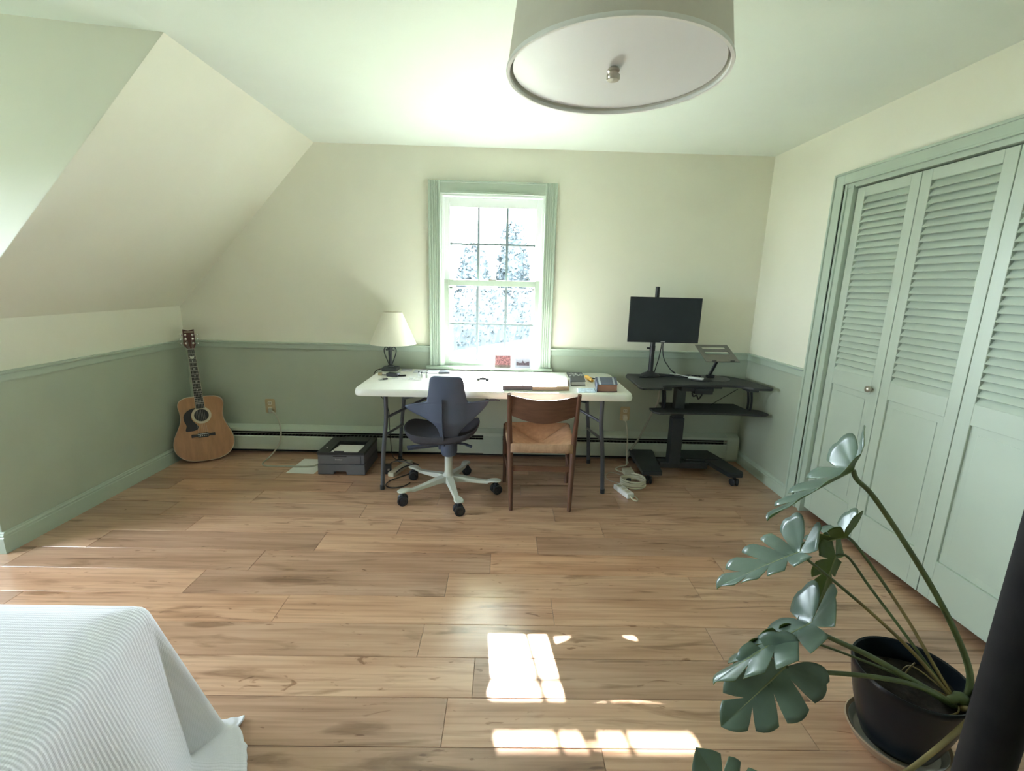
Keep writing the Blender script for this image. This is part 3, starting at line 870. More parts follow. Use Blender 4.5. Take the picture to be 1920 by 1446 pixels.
for k in range(1, 19):
    b = 0.215 + (0.872 - 0.215) * 2 ** (-k / 12)
    if b < 0.416: break
    q0, q1 = nk(b, 0.044 + (0.872 - b) * 0.027), nk(b + 0.0022, 0.044 + (0.872 - b) * 0.027)
    MB().prism([q0[0], q0[1], q1[1], q1[0]], G(0, 0, 0.009), gH, gU, gN * 0.0012).build('fret', M_NICKEL, fb)
    if k in (3, 5, 7, 9, 12):
        bb = b + 0.014
        MB().lathe([(0.0, 0.009), (0.0038, 0.009), (0.0038, 0.0096), (0.0, 0.0096)], G(neckx(bb), bb), 8, axis=gN).build('inlay', M_PEARL, fb)
    if k == 2:
        bb = b + 0.012
        MB().prism([(neckx(bb) - 0.016, bb + 0.010), (neckx(bb) - 0.012, bb - 0.008), (neckx(bb), bb - 0.016), (neckx(bb) + 0.012, bb - 0.008), (neckx(bb) + 0.016, bb + 0.010), (neckx(bb), bb + 0.004)], G(0, 0, 0.009), gH, gU, gN * 0.0012).build('inlay', M_PEARL, fb)
hx = neckx(0.95)
hd = MB().prism([(neckx(0.877) - 0.022, 0.877), (neckx(0.877) + 0.022, 0.877), (hx + 0.038, 0.905), (hx + 0.035, 1.028), (hx + 0.014, 1.020), (hx - 0.002, 1.016), (hx - 0.018, 1.020), (hx - 0.038, 1.028), (hx - 0.041, 0.905)], G(0, 0, -0.010), gH, gU, gN * 0.014).build('headstock', M_MAHOG, gt, bevel=0.002)
MB().prism([(hx - 0.03, 1.002), (hx + 0.027, 1.002), (hx + 0.027, 1.010), (hx - 0.03, 1.010)], G(0, 0, 0.0042), gH, gU, gN * 0.0004).build('head_inlay', M_BIND, hd)
for k in range(3):
    for sg in (-1, 1):
        bb = 0.918 + k * 0.033
        pk = MB().lathe([(0.0, 0.003), (0.0075, 0.003), (0.0075, 0.006), (0.0035, 0.008), (0.0035, 0.018), (0.0, 0.019)], G(hx + sg * 0.023, bb), 10, axis=gN)
        pk.tube([G(hx + sg * 0.03, bb, -0.003), G(hx + sg * 0.048, bb, -0.003)], 0.0028, 6)
        pk.lathe([(0.0, -0.008), (0.007, -0.006), (0.008, 0.0), (0.007, 0.006), (0.0, 0.008)], G(hx + sg * 0.054, bb, -0.003), 8, axis=gU)
        pk.build('tuning_peg', M_CHROME, hd, smooth=50)
for k in range(6):
    s_ = MB().tube([G(-0.014 + k * 0.012, 0.203, 0.014), G(neckx(0.874) - 0.017 + k * 0.0068, 0.874, 0.0125), G(hx + (-0.023 if k < 3 else 0.023), 0.918 + (k if k < 3 else 5 - k) * 0.033, 0.011)], 0.0005, 4)
    s_.build('string', M_NICKEL, gt)

# ---- printer and papers
px0, px1, py0, py1 = 1.187, 1.535, -0.475, -0.115
pr = thing('printer', ((px0 + px1) / 2, (py0 + py1) / 2, 0), 'compact grey laser printer standing on the floor left of the table', 'printer')
fy = py0
MB().prism([(px0, 0.004), (1.303, 0.004), (1.308, 0.028), (1.395, 0.028), (1.400, 0.004), (px1, 0.004), (px1, 0.082), (px0, 0.082)], (0, py0, 0), X, Z, (0, py1 - py0, 0)).build('paper_drawer', M_PRGREY, pr, bevel=0.004)
MB().box(px0 + 0.002, px1 - 0.002, py0 + 0.006, py1, 0.0835, 0.158).build('body', M_PRGREY, pr, bevel=0.005)
MB().box(px0 + 0.012, px1 - 0.028, py0 + 0.001, py0 + 0.01, 0.089, 0.152).build('front_flap', M_PRGREY, pr, bevel=0.003)
MB().box(px0 + 0.118, px0 + 0.218, py0 - 0.0005, py0 + 0.004, 0.143, 0.151).build('finger_slot', M_PRDARK, pr, bevel=0.001)
tp = MB()
TZ = 0.158
# lid with a sunken output tray
tx0_, tx1_, ty0_, ty1_ = px0 + 0.085, px1 - 0.045, py0 + 0.02, py0 + 0.245
tp.box(px0, tx0_, py0, py1, TZ, 0.178); tp.box(tx1_, px1, py0, py1, TZ, 0.178)
tp.box(tx0_, tx1_, py0, ty0_, TZ, 0.176); tp.box(tx0_, tx1_, ty1_, py1, TZ, 0.182)
tp.prism([(ty0_, 0.170), (ty1_ - 0.02, 0.1585), (ty1_, 0.1585), (ty1_, 0.158), (ty0_, 0.158)], (tx0_, 0, 0), Y, Z, (tx1_ - tx0_, 0, 0))
tp.build('lid', M_PRDARK, pr, bevel=0.003)
MB().box(px0 + 0.125, px0 + 0.195, py0 + 0.004, py0 + 0.016, 0.176, 0.186).build('paper_stop', M_PRDARK, pr, bevel=0.002)
bt = MB().lathe([(0.0, 0), (0.006, 0), (0.006, 0.002), (0, 0.003)], (px0 + 0.04, py0 + 0.10, 0.178), 10).build('power_button', M_PAPER, pr)

def text_mesh(name, s, size, m, parent, o, A, B, depth=0.0004, font_scale=1.0):
    """flat lettering: a text turned into a mesh on the plane o + A a + B b"""
    cu = bpy.data.curves.new(name, 'FONT'); cu.body = s; cu.size = size; cu.extrude = depth; cu.align_x = 'CENTER'; cu.align_y = 'CENTER'
    cu.resolution_u = 2
    tmp = bpy.data.objects.new(name, cu); COL.objects.link(tmp)
    dg = bpy.context.evaluated_depsgraph_get()
    me = bpy.data.meshes.new_from_object(tmp.evaluated_get(dg))
    bpy.data.objects.remove(tmp); bpy.data.curves.remove(cu)
    A, B = Vector(A).normalized(), Vector(B).normalized()
    N = A.cross(B)
    org = root_loc(parent)
    for v in me.vertices:
        v.co = Vector(o) + A * v.co.x + B * v.co.y + N * v.co.z - org
    me.materials.clear(); me.materials.append(m)
    ob = bpy.data.objects.new(name, me); COL.objects.link(ob); ob.parent = parent
    return ob
M_PRINTW = mat('pale_lettering', (0.6, 0.6, 0.6), 0.5)
text_mesh('lettering', 'brother', 0.017, M_PRINTW, pr, (px0 + 0.158, py0 + 0.0003, 0.123), X, Z)

def sheet(name, corners, z, label, cat='paper', m=None, group=None, th=0.0006, curl=0.0, zs=None):
    """a sheet lying at height z with four corners (x, y) in order"""
    m_ = MB()
    c = [Vector((*q, z if zs is None else zs[i])) for i, q in enumerate(corners)]
    n = 6
    for side in (0, 1):
        for i in range(n + 1):
            for j_ in range(n + 1):
                u, v = i / n, j_ / n
                p = (c[0] * (1 - u) + c[1] * u) * (1 - v) + (c[3] * (1 - u) + c[2] * u) * v
                p = p + Z * (curl * (2 * u - 1) ** 2 + (th if side else 0))
                m_.v.append(p)
    q = (n + 1) ** 2
    for s_ in (0, 1):
        for i in range(n):
            for j_ in range(n):
                a = s_ * q + i * (n + 1) + j_
                m_.face((a, a + 1, a + n + 2, a + n + 1))
    edge = [i * (n + 1) for i in range(n + 1)] + [n * (n + 1) + j_ for j_ in range(1, n + 1)] + [i * (n + 1) + n for i in range(n - 1, -1, -1)] + [j_ for j_ in range(n - 1, 0, -1)]
    for i in range(len(edge)):
        a, b_ = edge[i], edge[(i + 1) % len(edge)]
        m_.face((a, b_, q + b_, q + a))
    return tag(m_.build(name, m or M_PAPER, smooth=40), label, cat, group)

sheet('paper_sheet', [(px0 + 0.095, py0 + 0.020), (px0 + 0.292, py0 + 0.020), (px0 + 0.300, py0 + 0.20), (px0 + 0.105, py0 + 0.20)], 0.1605, 'white sheet of paper lying in the output tray of the printer', curl=0.0, zs=[0.1745, 0.1745, 0.166, 0.166])
sheet('paper_sheet', [(0.938, -0.455), (1.150, -0.462), (1.170, -0.17), (0.955, -0.165)], 0.0008, 'white sheet of paper on the floor beside the printer')

# ---- folding table
TT = 0.737
tbx0, tbx1, tby0, tby1 = 1.578, 3.408, -0.790, -0.030
tb = thing('folding_table', ((tbx0 + tbx1) / 2, (tby0 + tby1) / 2, 0), 'long white plastic folding table with grey tube legs under the window', 'table')
m_ = MB()
lev = [(0.0, TT - 0.046, 0.062), (0.004, TT - 0.030, 0.066), (0.0, TT - 0.010, 0.070), (-0.004, TT - 0.003, 0.068), (-0.010, TT, 0.062)]
for k, (e, z, r) in enumerate(lev):
    for a, b in rrect(tbx0 - e, tbx1 + e, tby0 - e, tby1 + e, r, 7): m_.v.append(Vector((a, b, z)))
n = 32
for k in range(len(lev) - 1):
    for i in range(n):
        j_ = (i + 1) % n
        m_.face((k * n + i, k * n + j_, (k + 1) * n + j_, (k + 1) * n + i))
m_.face(list(range(4 * n, 5 * n))); m_.face(list(range(n))[::-1])
m_.build('tabletop', M_TOP, tb, smooth=50)
MB().box(tbx0 + 0.16, tbx1 - 0.16, tby0 + 0.10, tby0 + 0.125, TT - 0.064, TT - 0.046).box(tbx0 + 0.16, tbx1 - 0.16, tby1 - 0.09, tby1 - 0.065, TT - 0.064, TT - 0.046).build('frame', M_LEG, tb)
for xs, sg in ((1.765, -1), (3.222, 1)):
    for yy in (-0.700, -0.135):
        p = [(xs, yy, TT - 0.05), (xs, yy, 0.56), (xs + sg * 0.004, yy, 0.48), (xs + sg * 0.026, yy, 0.28), (xs + sg * 0.042, yy, 0.014)]
        lg = MB().tube(smoothpts(p, 4), 0.0145, 10).build('leg', M_LEG, tb, smooth=60)
        MB().lathe([(0.0165, 0.0), (0.0165, 0.03), (0.0145, 0.034)], (xs + sg * 0.043, yy, 0.0), 10).build('foot_cap', M_BLACK, lg, smooth=40)
    MB().tube([(xs, -0.700, 0.665), (xs, -0.135, 0.665)], 0.011, 8).build('crossbar', M_LEG, tb, smooth=60)
    MB().tube([(xs + sg * 0.01, -0.700, 0.40), (xs + sg * 0.014, -0.135, 0.30)], 0.010, 8).build('crossbar', M_LEG, tb, smooth=60)
    cx = xs - sg * 0.34
    MB().tube([(xs, -0.700, 0.52), (xs - sg * 0.02, -0.66, 0.525), (cx, -0.42, 0.655)], 0.010, 8).tube([(xs, -0.135, 0.52), (xs - sg * 0.02, -0.17, 0.525), (cx, -0.40, 0.655)], 0.010, 8).tube([(cx, -0.66, 0.66), (cx, -0.12, 0.66)], 0.010, 8).build('brace', M_LEG, tb, smooth=60)
lt = MB()
lt.tube([(2.435, -0.772, 0.690), (2.46, -0.785, 0.680), (2.49, -0.78, 0.683), (2.53, -0.772, 0.676)], 0.006, 6)
lt.box(2.465, 2.500, -0.79, -0.765, 0.676, 0.692)
lt.build('leg_latch', M_GREYCOVER, tb, smooth=40)

# ---- table lamp
LX, LY = 1.664, -0.125
tl = thing('table_lamp', (LX, LY, TT), 'wrought iron table lamp with a cream cone shade', 'lamp')
MB().prism(rrect(LX - 0.060, LX + 0.060, LY - 0.055, LY + 0.055, 0.010, 3), (0, 0, TT + 0.001), X, Y, (0, 0, 0.028)).build('base', M_IRON, tl, bevel=0.006)
MB().lathe([(0.022, 0.029), (0.026, 0.034), (0.022, 0.042), (0.012, 0.046), (0.0125, 0.19), (0.018, 0.195), (0.018, 0.205), (0.010, 0.21), (0.008, 0.27)], (LX, LY, TT), 12).build('stem', M_IRON, tl, smooth=40)
for k in range(4):
    a = pi / 4 * 0 + k * pi / 2
    dx, dy = cos(a), sin(a)
    pts = [(0.012, 0.05), (0.022, 0.075), (0.036, 0.11), (0.046, 0.145), (0.044, 0.172), (0.030, 0.186), (0.018, 0.178), (0.019, 0.164), (0.028, 0.160), (0.031, 0.168)]
    MB().tube(smoothpts([(LX + dx * r, LY + dy * r, TT + z) for r, z in pts], 4), 0.0042, 6).build('scroll', M_IRON, tl, smooth=60)
SB, ST = TT + 0.212, TT + 0.455
sh = MB().lathe([(0.176, SB - TT), (0.072, ST - TT), (0.0695, ST - TT), (0.1735, SB - TT)], (LX + 0.026, LY, TT), 40, close=True)
so = sh.build('lamp_shade', M_TSHADE, tl, smooth=40)
MB().tube([(LX + 0.026 - 0.07, LY, ST - 0.01), (LX + 0.02, LY, ST - 0.02), (LX + 0.026 + 0.07, LY, ST - 0.01)], 0.002, 5).tube([(LX, LY, TT + 0.27), (LX + 0.02, LY, ST - 0.02)], 0.003, 5).build('harp', M_NICKEL, so)
MB().lathe([(0.012, 0.27), (0.014, 0.30), (0.026, 0.34), (0.026, 0.36), (0.015, 0.385), (0.0, 0.39)], (LX + 0.005, LY, TT), 14).build('bulb', M_PAPER, tl, smooth=60)
cable('lamp_cable', [(1.602, -0.13, TT + 0.010), (1.585, -0.145, TT + 0.012), (1.562, -0.19, TT + 0.003), (1.552, -0.22, TT - 0.05), (1.560, -0.21, 0.60), (1.620, -0.17, 0.50), (1.640, -0.13, 0.40), (1.636, -0.11, 0.28), (1.640, -0.10, 0.12), (1.655, -0.11, 0.02), (1.70, -0.16, 0.005), (1.74, -0.22, 0.005)], 0.0032, M_CABLEB, 'thin black lamp cord hanging from the left end of the table to the floor')

# ---- office chair (saddle seat, wing back)
oc = thing('office_chair', (2.18, -0.715, 0), 'saddle office chair, blued by painted glare, with a winged back on a five-star base', 'chair')
xc = 2.192
rows = [(0.848, 2.112, 2.272), (0.842, 2.090, 2.292), (0.826, 2.080, 2.303), (0.78, 2.075, 2.309), (0.73, 2.069, 2.315), (0.695, 2.060, 2.323), (0.678, 2.058, 2.328), (0.670, 2.040, 2.345), (0.662, 1.915, 2.462), (0.655, 1.905, 2.468),
        (0.640, 1.915, 2.462), (0.610, 1.955, 2.435), (0.575, 2.020, 2.395), (0.545, 2.085, 2.352), (0.515, 2.120, 2.312), (0.475, 2.135, 2.275), (0.430, 2.140, 2.262), (0.385, 2.150, 2.250), (0.350, 2.160, 2.235)]
def back_pt(z, t, xl, xr):
    x = xl + (xr - xl) * t
    dx = x - xc
    zz = z + (0.17 * (dx - 0.13) if dx > 0.13 else (-0.16 * (-dx - 0.15) if dx < -0.15 else 0.0))
    y = -0.872 + 1.6 * min(abs(dx), 0.14) ** 2 + (0.22 * (abs(dx) - 0.14) if abs(dx) > 0.14 else 0)
    if z < 0.52: y += (0.52 - z) * 0.62
    if z > 0.66: y += -(z - 0.66) * 0.06
    return Vector((x, y, zz))
m_ = MB()
NC = 17
for z, xl, xr in rows:
    for k in range(NC):
        m_.v.append(back_pt(z, k / (NC - 1), xl, xr))
for i in range(len(rows) - 1):
    for k in range(NC - 1):
        m_.face((i * NC + k, i * NC + k + 1, (i + 1) * NC + k + 1, (i + 1) * NC + k))
o = m_.build('backrest', M_CHAIRB, oc, smooth=50, solid=0.030, subsurf=1)
o.modifiers['thickness'].offset = 1.0
# padded inner side
m2 = MB()
for z, xl, xr in rows[1:15]:
    for k in range(NC):
        p = back_pt(z, 0.04 + 0.92 * k / (NC - 1), xl, xr)
        m2.v.append(p + Vector((0, 0.037 + 0.014 * sin(pi * k / (NC - 1)), -0.004)))
for i in range(13):
    for k in range(NC - 1):
        m2.face((i * NC + k, i * NC + k + 1, (i + 1) * NC + k + 1, (i + 1) * NC + k))
m2.build('back_pad', M_CHAIRF, oc, smooth=60, solid=0.016, subsurf=1)
# spine ridge on the rear side
sp = []
for i, z in enumerate((0.70, 0.66, 0.60, 0.54, 0.48, 0.42, 0.36)):
    y = -0.880 + (max(0, 0.52 - z)) * 0.62
    sp.append((2.165, y, z))
MB().tube(smoothpts(sp, 4), [0.004] + [0.010] * (len(smoothpts(sp, 4)) - 1), 8, flat=0.5).build('spine', M_CHAIRB, oc, smooth=60)
# saddle seat
sec = [(-0.292, 0.468), (-0.284, 0.460), (-0.20, 0.440), (-0.12, 0.430), (-0.04, 0.452), (0.04, 0.455), (0.12, 0.440), (0.19, 0.465), (0.235, 0.500), (0.225, 0.455), (0.19, 0.410), (0.12, 0.372), (0.04, 0.355), (-0.04, 0.350), (-0.12, 0.350), (-0.20, 0.352), (-0.245, 0.375), (-0.278, 0.430)]
m_ = MB()
ys = [(-0.82, 0.45), (-0.80, 0.72), (-0.76, 0.92), (-0.68, 1.0), (-0.58, 1.0), (-0.50, 0.9), (-0.45, 0.66), (-0.43, 0.4)]
ns = len(sec)
for y, k in ys:
    for a, z in sec:
        m_.v.append(Vector((2.165 + a * (0.45 + 0.55 * k), y, 0.41 + (z - 0.41) * k)))
for i in range(len(ys) - 1):
    for q in range(ns):
        q2 = (q + 1) % ns
        m_.face((i * ns + q, i * ns + q2, (i + 1) * ns + q2, (i + 1) * ns + q))
m_.face(list(range(ns))[::-1]); m_.face([(len(ys) - 1) * ns + q for q in range(ns)])
m_.build('seat', M_CHAIRF, oc, smooth=60, subsurf=1)
MB().lathe([(0.030, 0.270), (0.050, 0.282), (0.056, 0.31), (0.056, 0.372), (0.040, 0.385)], (2.192, -0.735, 0), 20).box(2.12, 2.24, -0.74, -0.60, 0.315, 0.36).build('mechanism', M_CHAIRB, oc, smooth=40, bevel=0.004)
for pts in ([(2.13, -0.72, 0.348), (2.07, -0.74, 0.350), (1.915, -0.77, 0.338)], [(2.13, -0.70, 0.330), (2.07, -0.72, 0.330), (1.915, -0.75, 0.318)], [(2.24, -0.70, 0.352), (2.30, -0.72, 0.350), (2.345, -0.73, 0.335)]):
    MB().tube(pts, [0.009, 0.009, 0.011], 8).build('lever', M_CHAIRB, oc, smooth=60)
HB = Vector((2.187, -0.722, 0))
MB().lathe([(0.040, 0.072), (0.043, 0.085), (0.043, 0.125), (0.030, 0.140), (0.0265, 0.16), (0.0265, 0.272), (0.030, 0.276), (0.030, 0.284), (0.0, 0.285)], HB, 20).build('column', M_ALU, oc, smooth=40)
wheels = [(1.913, -0.925), (2.290, -1.048), (2.517, -0.733), (2.282, -0.409), (1.905, -0.520)]
for wx, wy in wheels:
    d_ = Vector((wx, wy, 0)) - HB
    L_ = d_.length
    d_.normalize()
    sd = Vector((-d_.y, d_.x, 0))
    m_ = MB()
    prof = [(0.030, 0.128, 0.088, 0.030), (0.10, 0.120, 0.088, 0.027), (0.20, 0.102, 0.080, 0.022), (0.27, 0.094, 0.076, 0.019), (L_ - 0.055, 0.098, 0.084, 0.020), (L_ - 0.030, 0.103, 0.092, 0.028), (L_, 0.103, 0.093, 0.034), (L_ + 0.026, 0.099, 0.092, 0.026), (L_ + 0.034, 0.097, 0.093, 0.010)]
    for t_, zt, zb_, hw in prof:
        c_ = HB + d_ * t_
        for q in ((-1, zb_), (1, zb_), (0.8, zt), (-0.8, zt)):
            m_.v.append(c_ + sd * hw * q[0] + Z * q[1])
    for i in range(len(prof) - 1):
        for q in range(4):
            q2 = (q + 1) % 4
            m_.face((i * 4 + q, i * 4 + q2, i * 4 + 4 + q2, i * 4 + 4 + q))
    m_.face((3, 2, 1, 0)); m_.face([(len(prof) - 1) * 4 + q for q in range(4)])
    m_.build('star_arm', M_ALU, oc, smooth=45, bevel=0.003)
    cc = Vector((wx, wy, 0))
    ax = Vector((0.30 + 0.15 * d_.x, -1.0, 0)).normalized()
    cs = MB().lathe([(0.011, 0.060), (0.011, 0.093)], cc, 10)
    cs.lathe([(0.013, -0.010), (0.022, -0.010), (0.022, 0.010), (0.013, 0.010)], cc + Z * 0.044, 14, axis=ax, close=True)
    co = cs.build('caster', M_BLACK, oc, smooth=40)
    for sg in (-1, 1):
        MB().lathe([(0.0, 0.0), (0.016, 0.002), (0.029, 0.003), (0.0345, 0.009), (0.0345, 0.017), (0.027, 0.021), (0.026, 0.018), (0.016, 0.018), (0.014, 0.022), (0.0, 0.022)], cc + Z * 0.0345 + ax * (0.011 * sg if sg > 0 else -0.011), 18, axis=ax * sg).build('wheel', M_BLACK, co, smooth=40)

# ---- wooden chair with a woven seat
wc = thing('wooden_chair', (2.81, -0.76, 0), 'teak dining chair with a curved backrest and woven cord seat', 'chair')
def leg(pts, r, name='leg', m=M_TEAK):
    return MB().tube(smoothpts(pts, 4), r, 12).build(name, m, wc, smooth=60)
RL = [(2.617, -0.975, 0), (2.607, -0.955, 0.30), (2.600, -0.942, 0.47), (2.588, -1.045, 0.786)]
RR = [(2.992, -0.978, 0), (3.000, -0.957, 0.30), (3.006, -0.944, 0.47), (3.009, -1.045, 0.789)]
for P in (RL, RR):
    P2 = smoothpts(P, 4)
    n_ = len(P2)
    MB().tube(P2, [0.0125 + 0.0065 * sin(pi * min(1, (i / (n_ - 1)) * 1.1)) for i in range(n_)], 12).build('rear_leg', M_TEAK, wc, smooth=60)
for x in (2.574, 3.030):
    xi = 2.574 if x < 2.8 else 3.020
    leg([(x, -0.535, 0), (x, -0.535, 0.22), (xi, -0.535, 0.445)], [0.013] * 4 + [0.017] * 4 + [0.016], 'front_leg')
m_ = MB()
NB = 16
for i in range(NB + 1):
    t = i / NB
    x = 2.600 + (3.000 - 2.600) * t
    s_ = sin(pi * t)
    y = -1.008 - 0.030 * s_
    zt = 0.774 - 0.024 * s_
    zb_ = 0.642 - 0.045 * s_
    for yy, zz in ((y - 0.007, zb_), (y - 0.007, zt), (y + 0.007, zt), (y + 0.007, zb_)):
        m_.v.append(Vector((x, yy - 0.022 * (zz - 0.70) / 0.1, zz)))
for i in range(NB):
    for q in range(4):
        q2 = (q + 1) % 4
        m_.face((i * 4 + q, i * 4 + q2, i * 4 + 4 + q2, i * 4 + 4 + q))
m_.face((3, 2, 1, 0)); m_.face([NB * 4 + q for q in range(4)])
m_.build('backrest', M_TEAKH, wc, smooth=40, bevel=0.002)
MB().tube([(2.60, -0.945, 0.410), (3.006, -0.945, 0.410)], 0.013, 10).build('seat_rail', M_TEAKH, wc, smooth=60)
MB().tube([(2.578, -0.535, 0.425), (3.018, -0.535, 0.425)], 0.013, 10).build('seat_rail', M_TEAKH, wc, smooth=60)
for x0_, x1_ in ((2.600, 2.576), (3.006, 3.022)):
    MB().tube([(x0_, -0.944, 0.415), (x1_, -0.535, 0.425)], 0.012, 10).build('seat_rail', M_TEAK, wc, smooth=60)
MB().box(2.612, 2.995, -0.966, -0.952, 0.262, 0.300).build('stretcher', M_TEAKH, wc, bevel=0.004)
for x0_, x1_ in ((2.606, 2.576), (3.002, 3.028)):
    MB().bar((x0_, -0.955, 0.205), (x1_, -0.535, 0.205), 0.014, 0.030).build('stretcher', M_TEAK, wc, bevel=0.004)
# woven seat: four triangular fields that meet in the middle
def cordmat(name, axis):
    m = mat(name, (0.50, 0.32, 0.20), 0.75, var=0.12, scale=30)
    nt = m.node_tree
    tc = nt.nodes.new('ShaderNodeTexCoord')
    wv = nt.nodes.new('ShaderNodeTexWave'); wv.bands_direction = axis; wv.inputs['Scale'].default_value = 60; wv.inputs['Distortion'].default_value = 0.6
    nt.links.new(tc.outputs['Object'], wv.inputs['Vector'])
    bp = nt.nodes.new('ShaderNodeBump'); bp.inputs['Strength'].default_value = 0.6; bp.inputs['Distance'].default_value = 0.003
    nt.links.new(wv.outputs['Fac'], bp.inputs['Height']); nt.links.new(bp.outputs['Normal'], nt.nodes['Principled BSDF'].inputs['Normal'])
    return m
M_CORDX, M_CORDY = cordmat('paper_cord_weave_across', 'X'), cordmat('paper_cord_weave_along', 'Y')
RLc, RRc, FLc, FRc = (2.606, -0.945, 0.428), (3.000, -0.945, 0.428), (2.584, -0.535, 0.442), (3.012, -0.535, 0.442)
cmid = Vector((2.80, -0.745, 0.378))
def field(a, b, nx, rail_out):
    """triangle a, b, centre, wrapped over the rail on its outer side"""
    a, b = Vector(a), Vector(b)
    m_ = MB()
    n_ = 10
    rows_ = []
    o_ = Vector(rail_out)
    for off, dz in ((0.0, -0.048), (0.016, -0.040), (0.020, -0.012), (0.014, 0.014)):
        rows_.append([(a + (b - a) * k / n_) + o_ * off + Z * dz for k in range(n_ + 1)])
    for i in range(0, n_ + 1):
        t = i / n_
        rows_.append([((a + (b - a) * k / n_) * (1 - t) + cmid * t) - Z * 0.006 * sin(pi * t) + Z * 0.017 * (1 - t) for k in range(n_ + 1)])
    for r_ in rows_: m_.v += r_
    w_ = n_ + 1
    for i in range(len(rows_) - 1):
        for k in range(n_):
            m_.face((i * w_ + k, i * w_ + k + 1, (i + 1) * w_ + k + 1, (i + 1) * w_ + k))
    return m_.build('woven_field', M_CORDX if nx else M_CORDY, wc, smooth=60, solid=0.004)
field(RLc, RRc, True, (0, -1, 0)); field(FRc, FLc, True, (0, 1, 0)); field(FLc, RLc, False, (-1, 0, 0)); field(RRc, FRc, False, (1, 0, 0))

# ---- standing desk
DZ = 0.740
sd = thing('standing_desk', (3.92, -0.32, 0), 'black height-adjustable desk with a keyboard tray on a wheeled base in the right corner', 'desk')
top = [(3.548, -0.050), (3.520, -0.120), (3.512, -0.535), (3.530, -0.575), (3.668, -0.570), (3.684, -0.548), (3.690, -0.500), (3.720, -0.475), (3.80, -0.452), (3.95, -0.432), (4.12, -0.424), (4.25, -0.428), (4.30, -0.455), (4.345, -0.505), (4.385, -0.522), (4.470, -0.522), (4.492, -0.500), (4.492, -0.430), (4.440, -0.180), (4.375, -0.070), (4.320, -0.045)]
MB().prism(top, (0, 0, DZ - 0.018), X, Y, (0, 0, 0.018)).build('desktop', M_DESKTOP, sd, bevel=0.005)
MB().box(3.70, 4.20, -0.34, -0.26, DZ - 0.048, DZ - 0.018).box(3.86, 4.10, -0.42, -0.20, DZ - 0.055, DZ - 0.018).build('underframe', M_BLACKMETAL, sd, bevel=0.004)
MB().box(3.955, 4.09, -0.435, -0.36, DZ - 0.072, DZ - 0.030).build('control_box', M_BLACK, sd, bevel=0.006)
MB().tube(smoothpts([(3.95, -0.40, DZ - 0.07), (3.96, -0.40, DZ - 0.095), (3.98, -0.41, DZ - 0.085), (4.00, -0.40, DZ - 0.115), (4.02, -0.40, DZ - 0.09), (4.03, -0.39, DZ - 0.075)], 4), 0.006, 6).build('loose_wires', M_CABLEB, sd, smooth=60)
cl = MB().box(3.847, 3.937, -0.35, -0.27, 0.085, 0.46).build('column', M_BLACKMETAL, sd, bevel=0.006)
MB().box(3.855, 3.929, -0.343, -0.277, 0.46, DZ - 0.018).build('column', M_BLACKMETAL, sd, bevel=0.004)
# keyboard tray, hung on curved brackets
TRZ = 0.535
tray = [(3.660, -0.335), (3.660, -0.445), (3.700, -0.478), (3.85, -0.462), (4.10, -0.452), (4.30, -0.462), (4.478, -0.478), (4.520, -0.445), (4.500, -0.340), (4.410, -0.310), (4.395, -0.160), (3.790, -0.160), (3.775, -0.320)]
to = MB().prism(tray, (0, 0, TRZ - 0.016), X, Y, (0, 0, 0.016)).build('keyboard_tray', M_DESKTOP, sd, bevel=0.005)
text_mesh('lettering', 'VIVO', 0.020, M_PRINTW, to, (3.995, -0.20, TRZ + 0.0006), X, Y)
for bx_, dx_ in ((3.735, 0.03), (4.375, 0.045)):
    for k in (0, 1):
        MB().tube(smoothpts([(bx_, -0.42 + k * 0.05, DZ - 0.02), (bx_ + dx_ * 0.5, -0.40 + k * 0.05, DZ - 0.09), (bx_ + dx_ * 0.9, -0.375 + k * 0.045, DZ - 0.15), (bx_ + dx_, -0.36 + k * 0.04, TRZ - 0.002)], 4), 0.0085, 6).build('tray_bracket', M_BLACKMETAL, sd, smooth=50)
    MB().box(bx_ - 0.03, bx_ + 0.045, -0.45, -0.33, DZ - 0.045, DZ - 0.018).build('bracket_plate', M_BLACKMETAL, sd, bevel=0.004)
MB().tube([(4.30, -0.37, DZ - 0.04), (4.18, -0.22, TRZ + 0.002)], 0.003, 6).build('tray_spring', M_BLACK, sd)
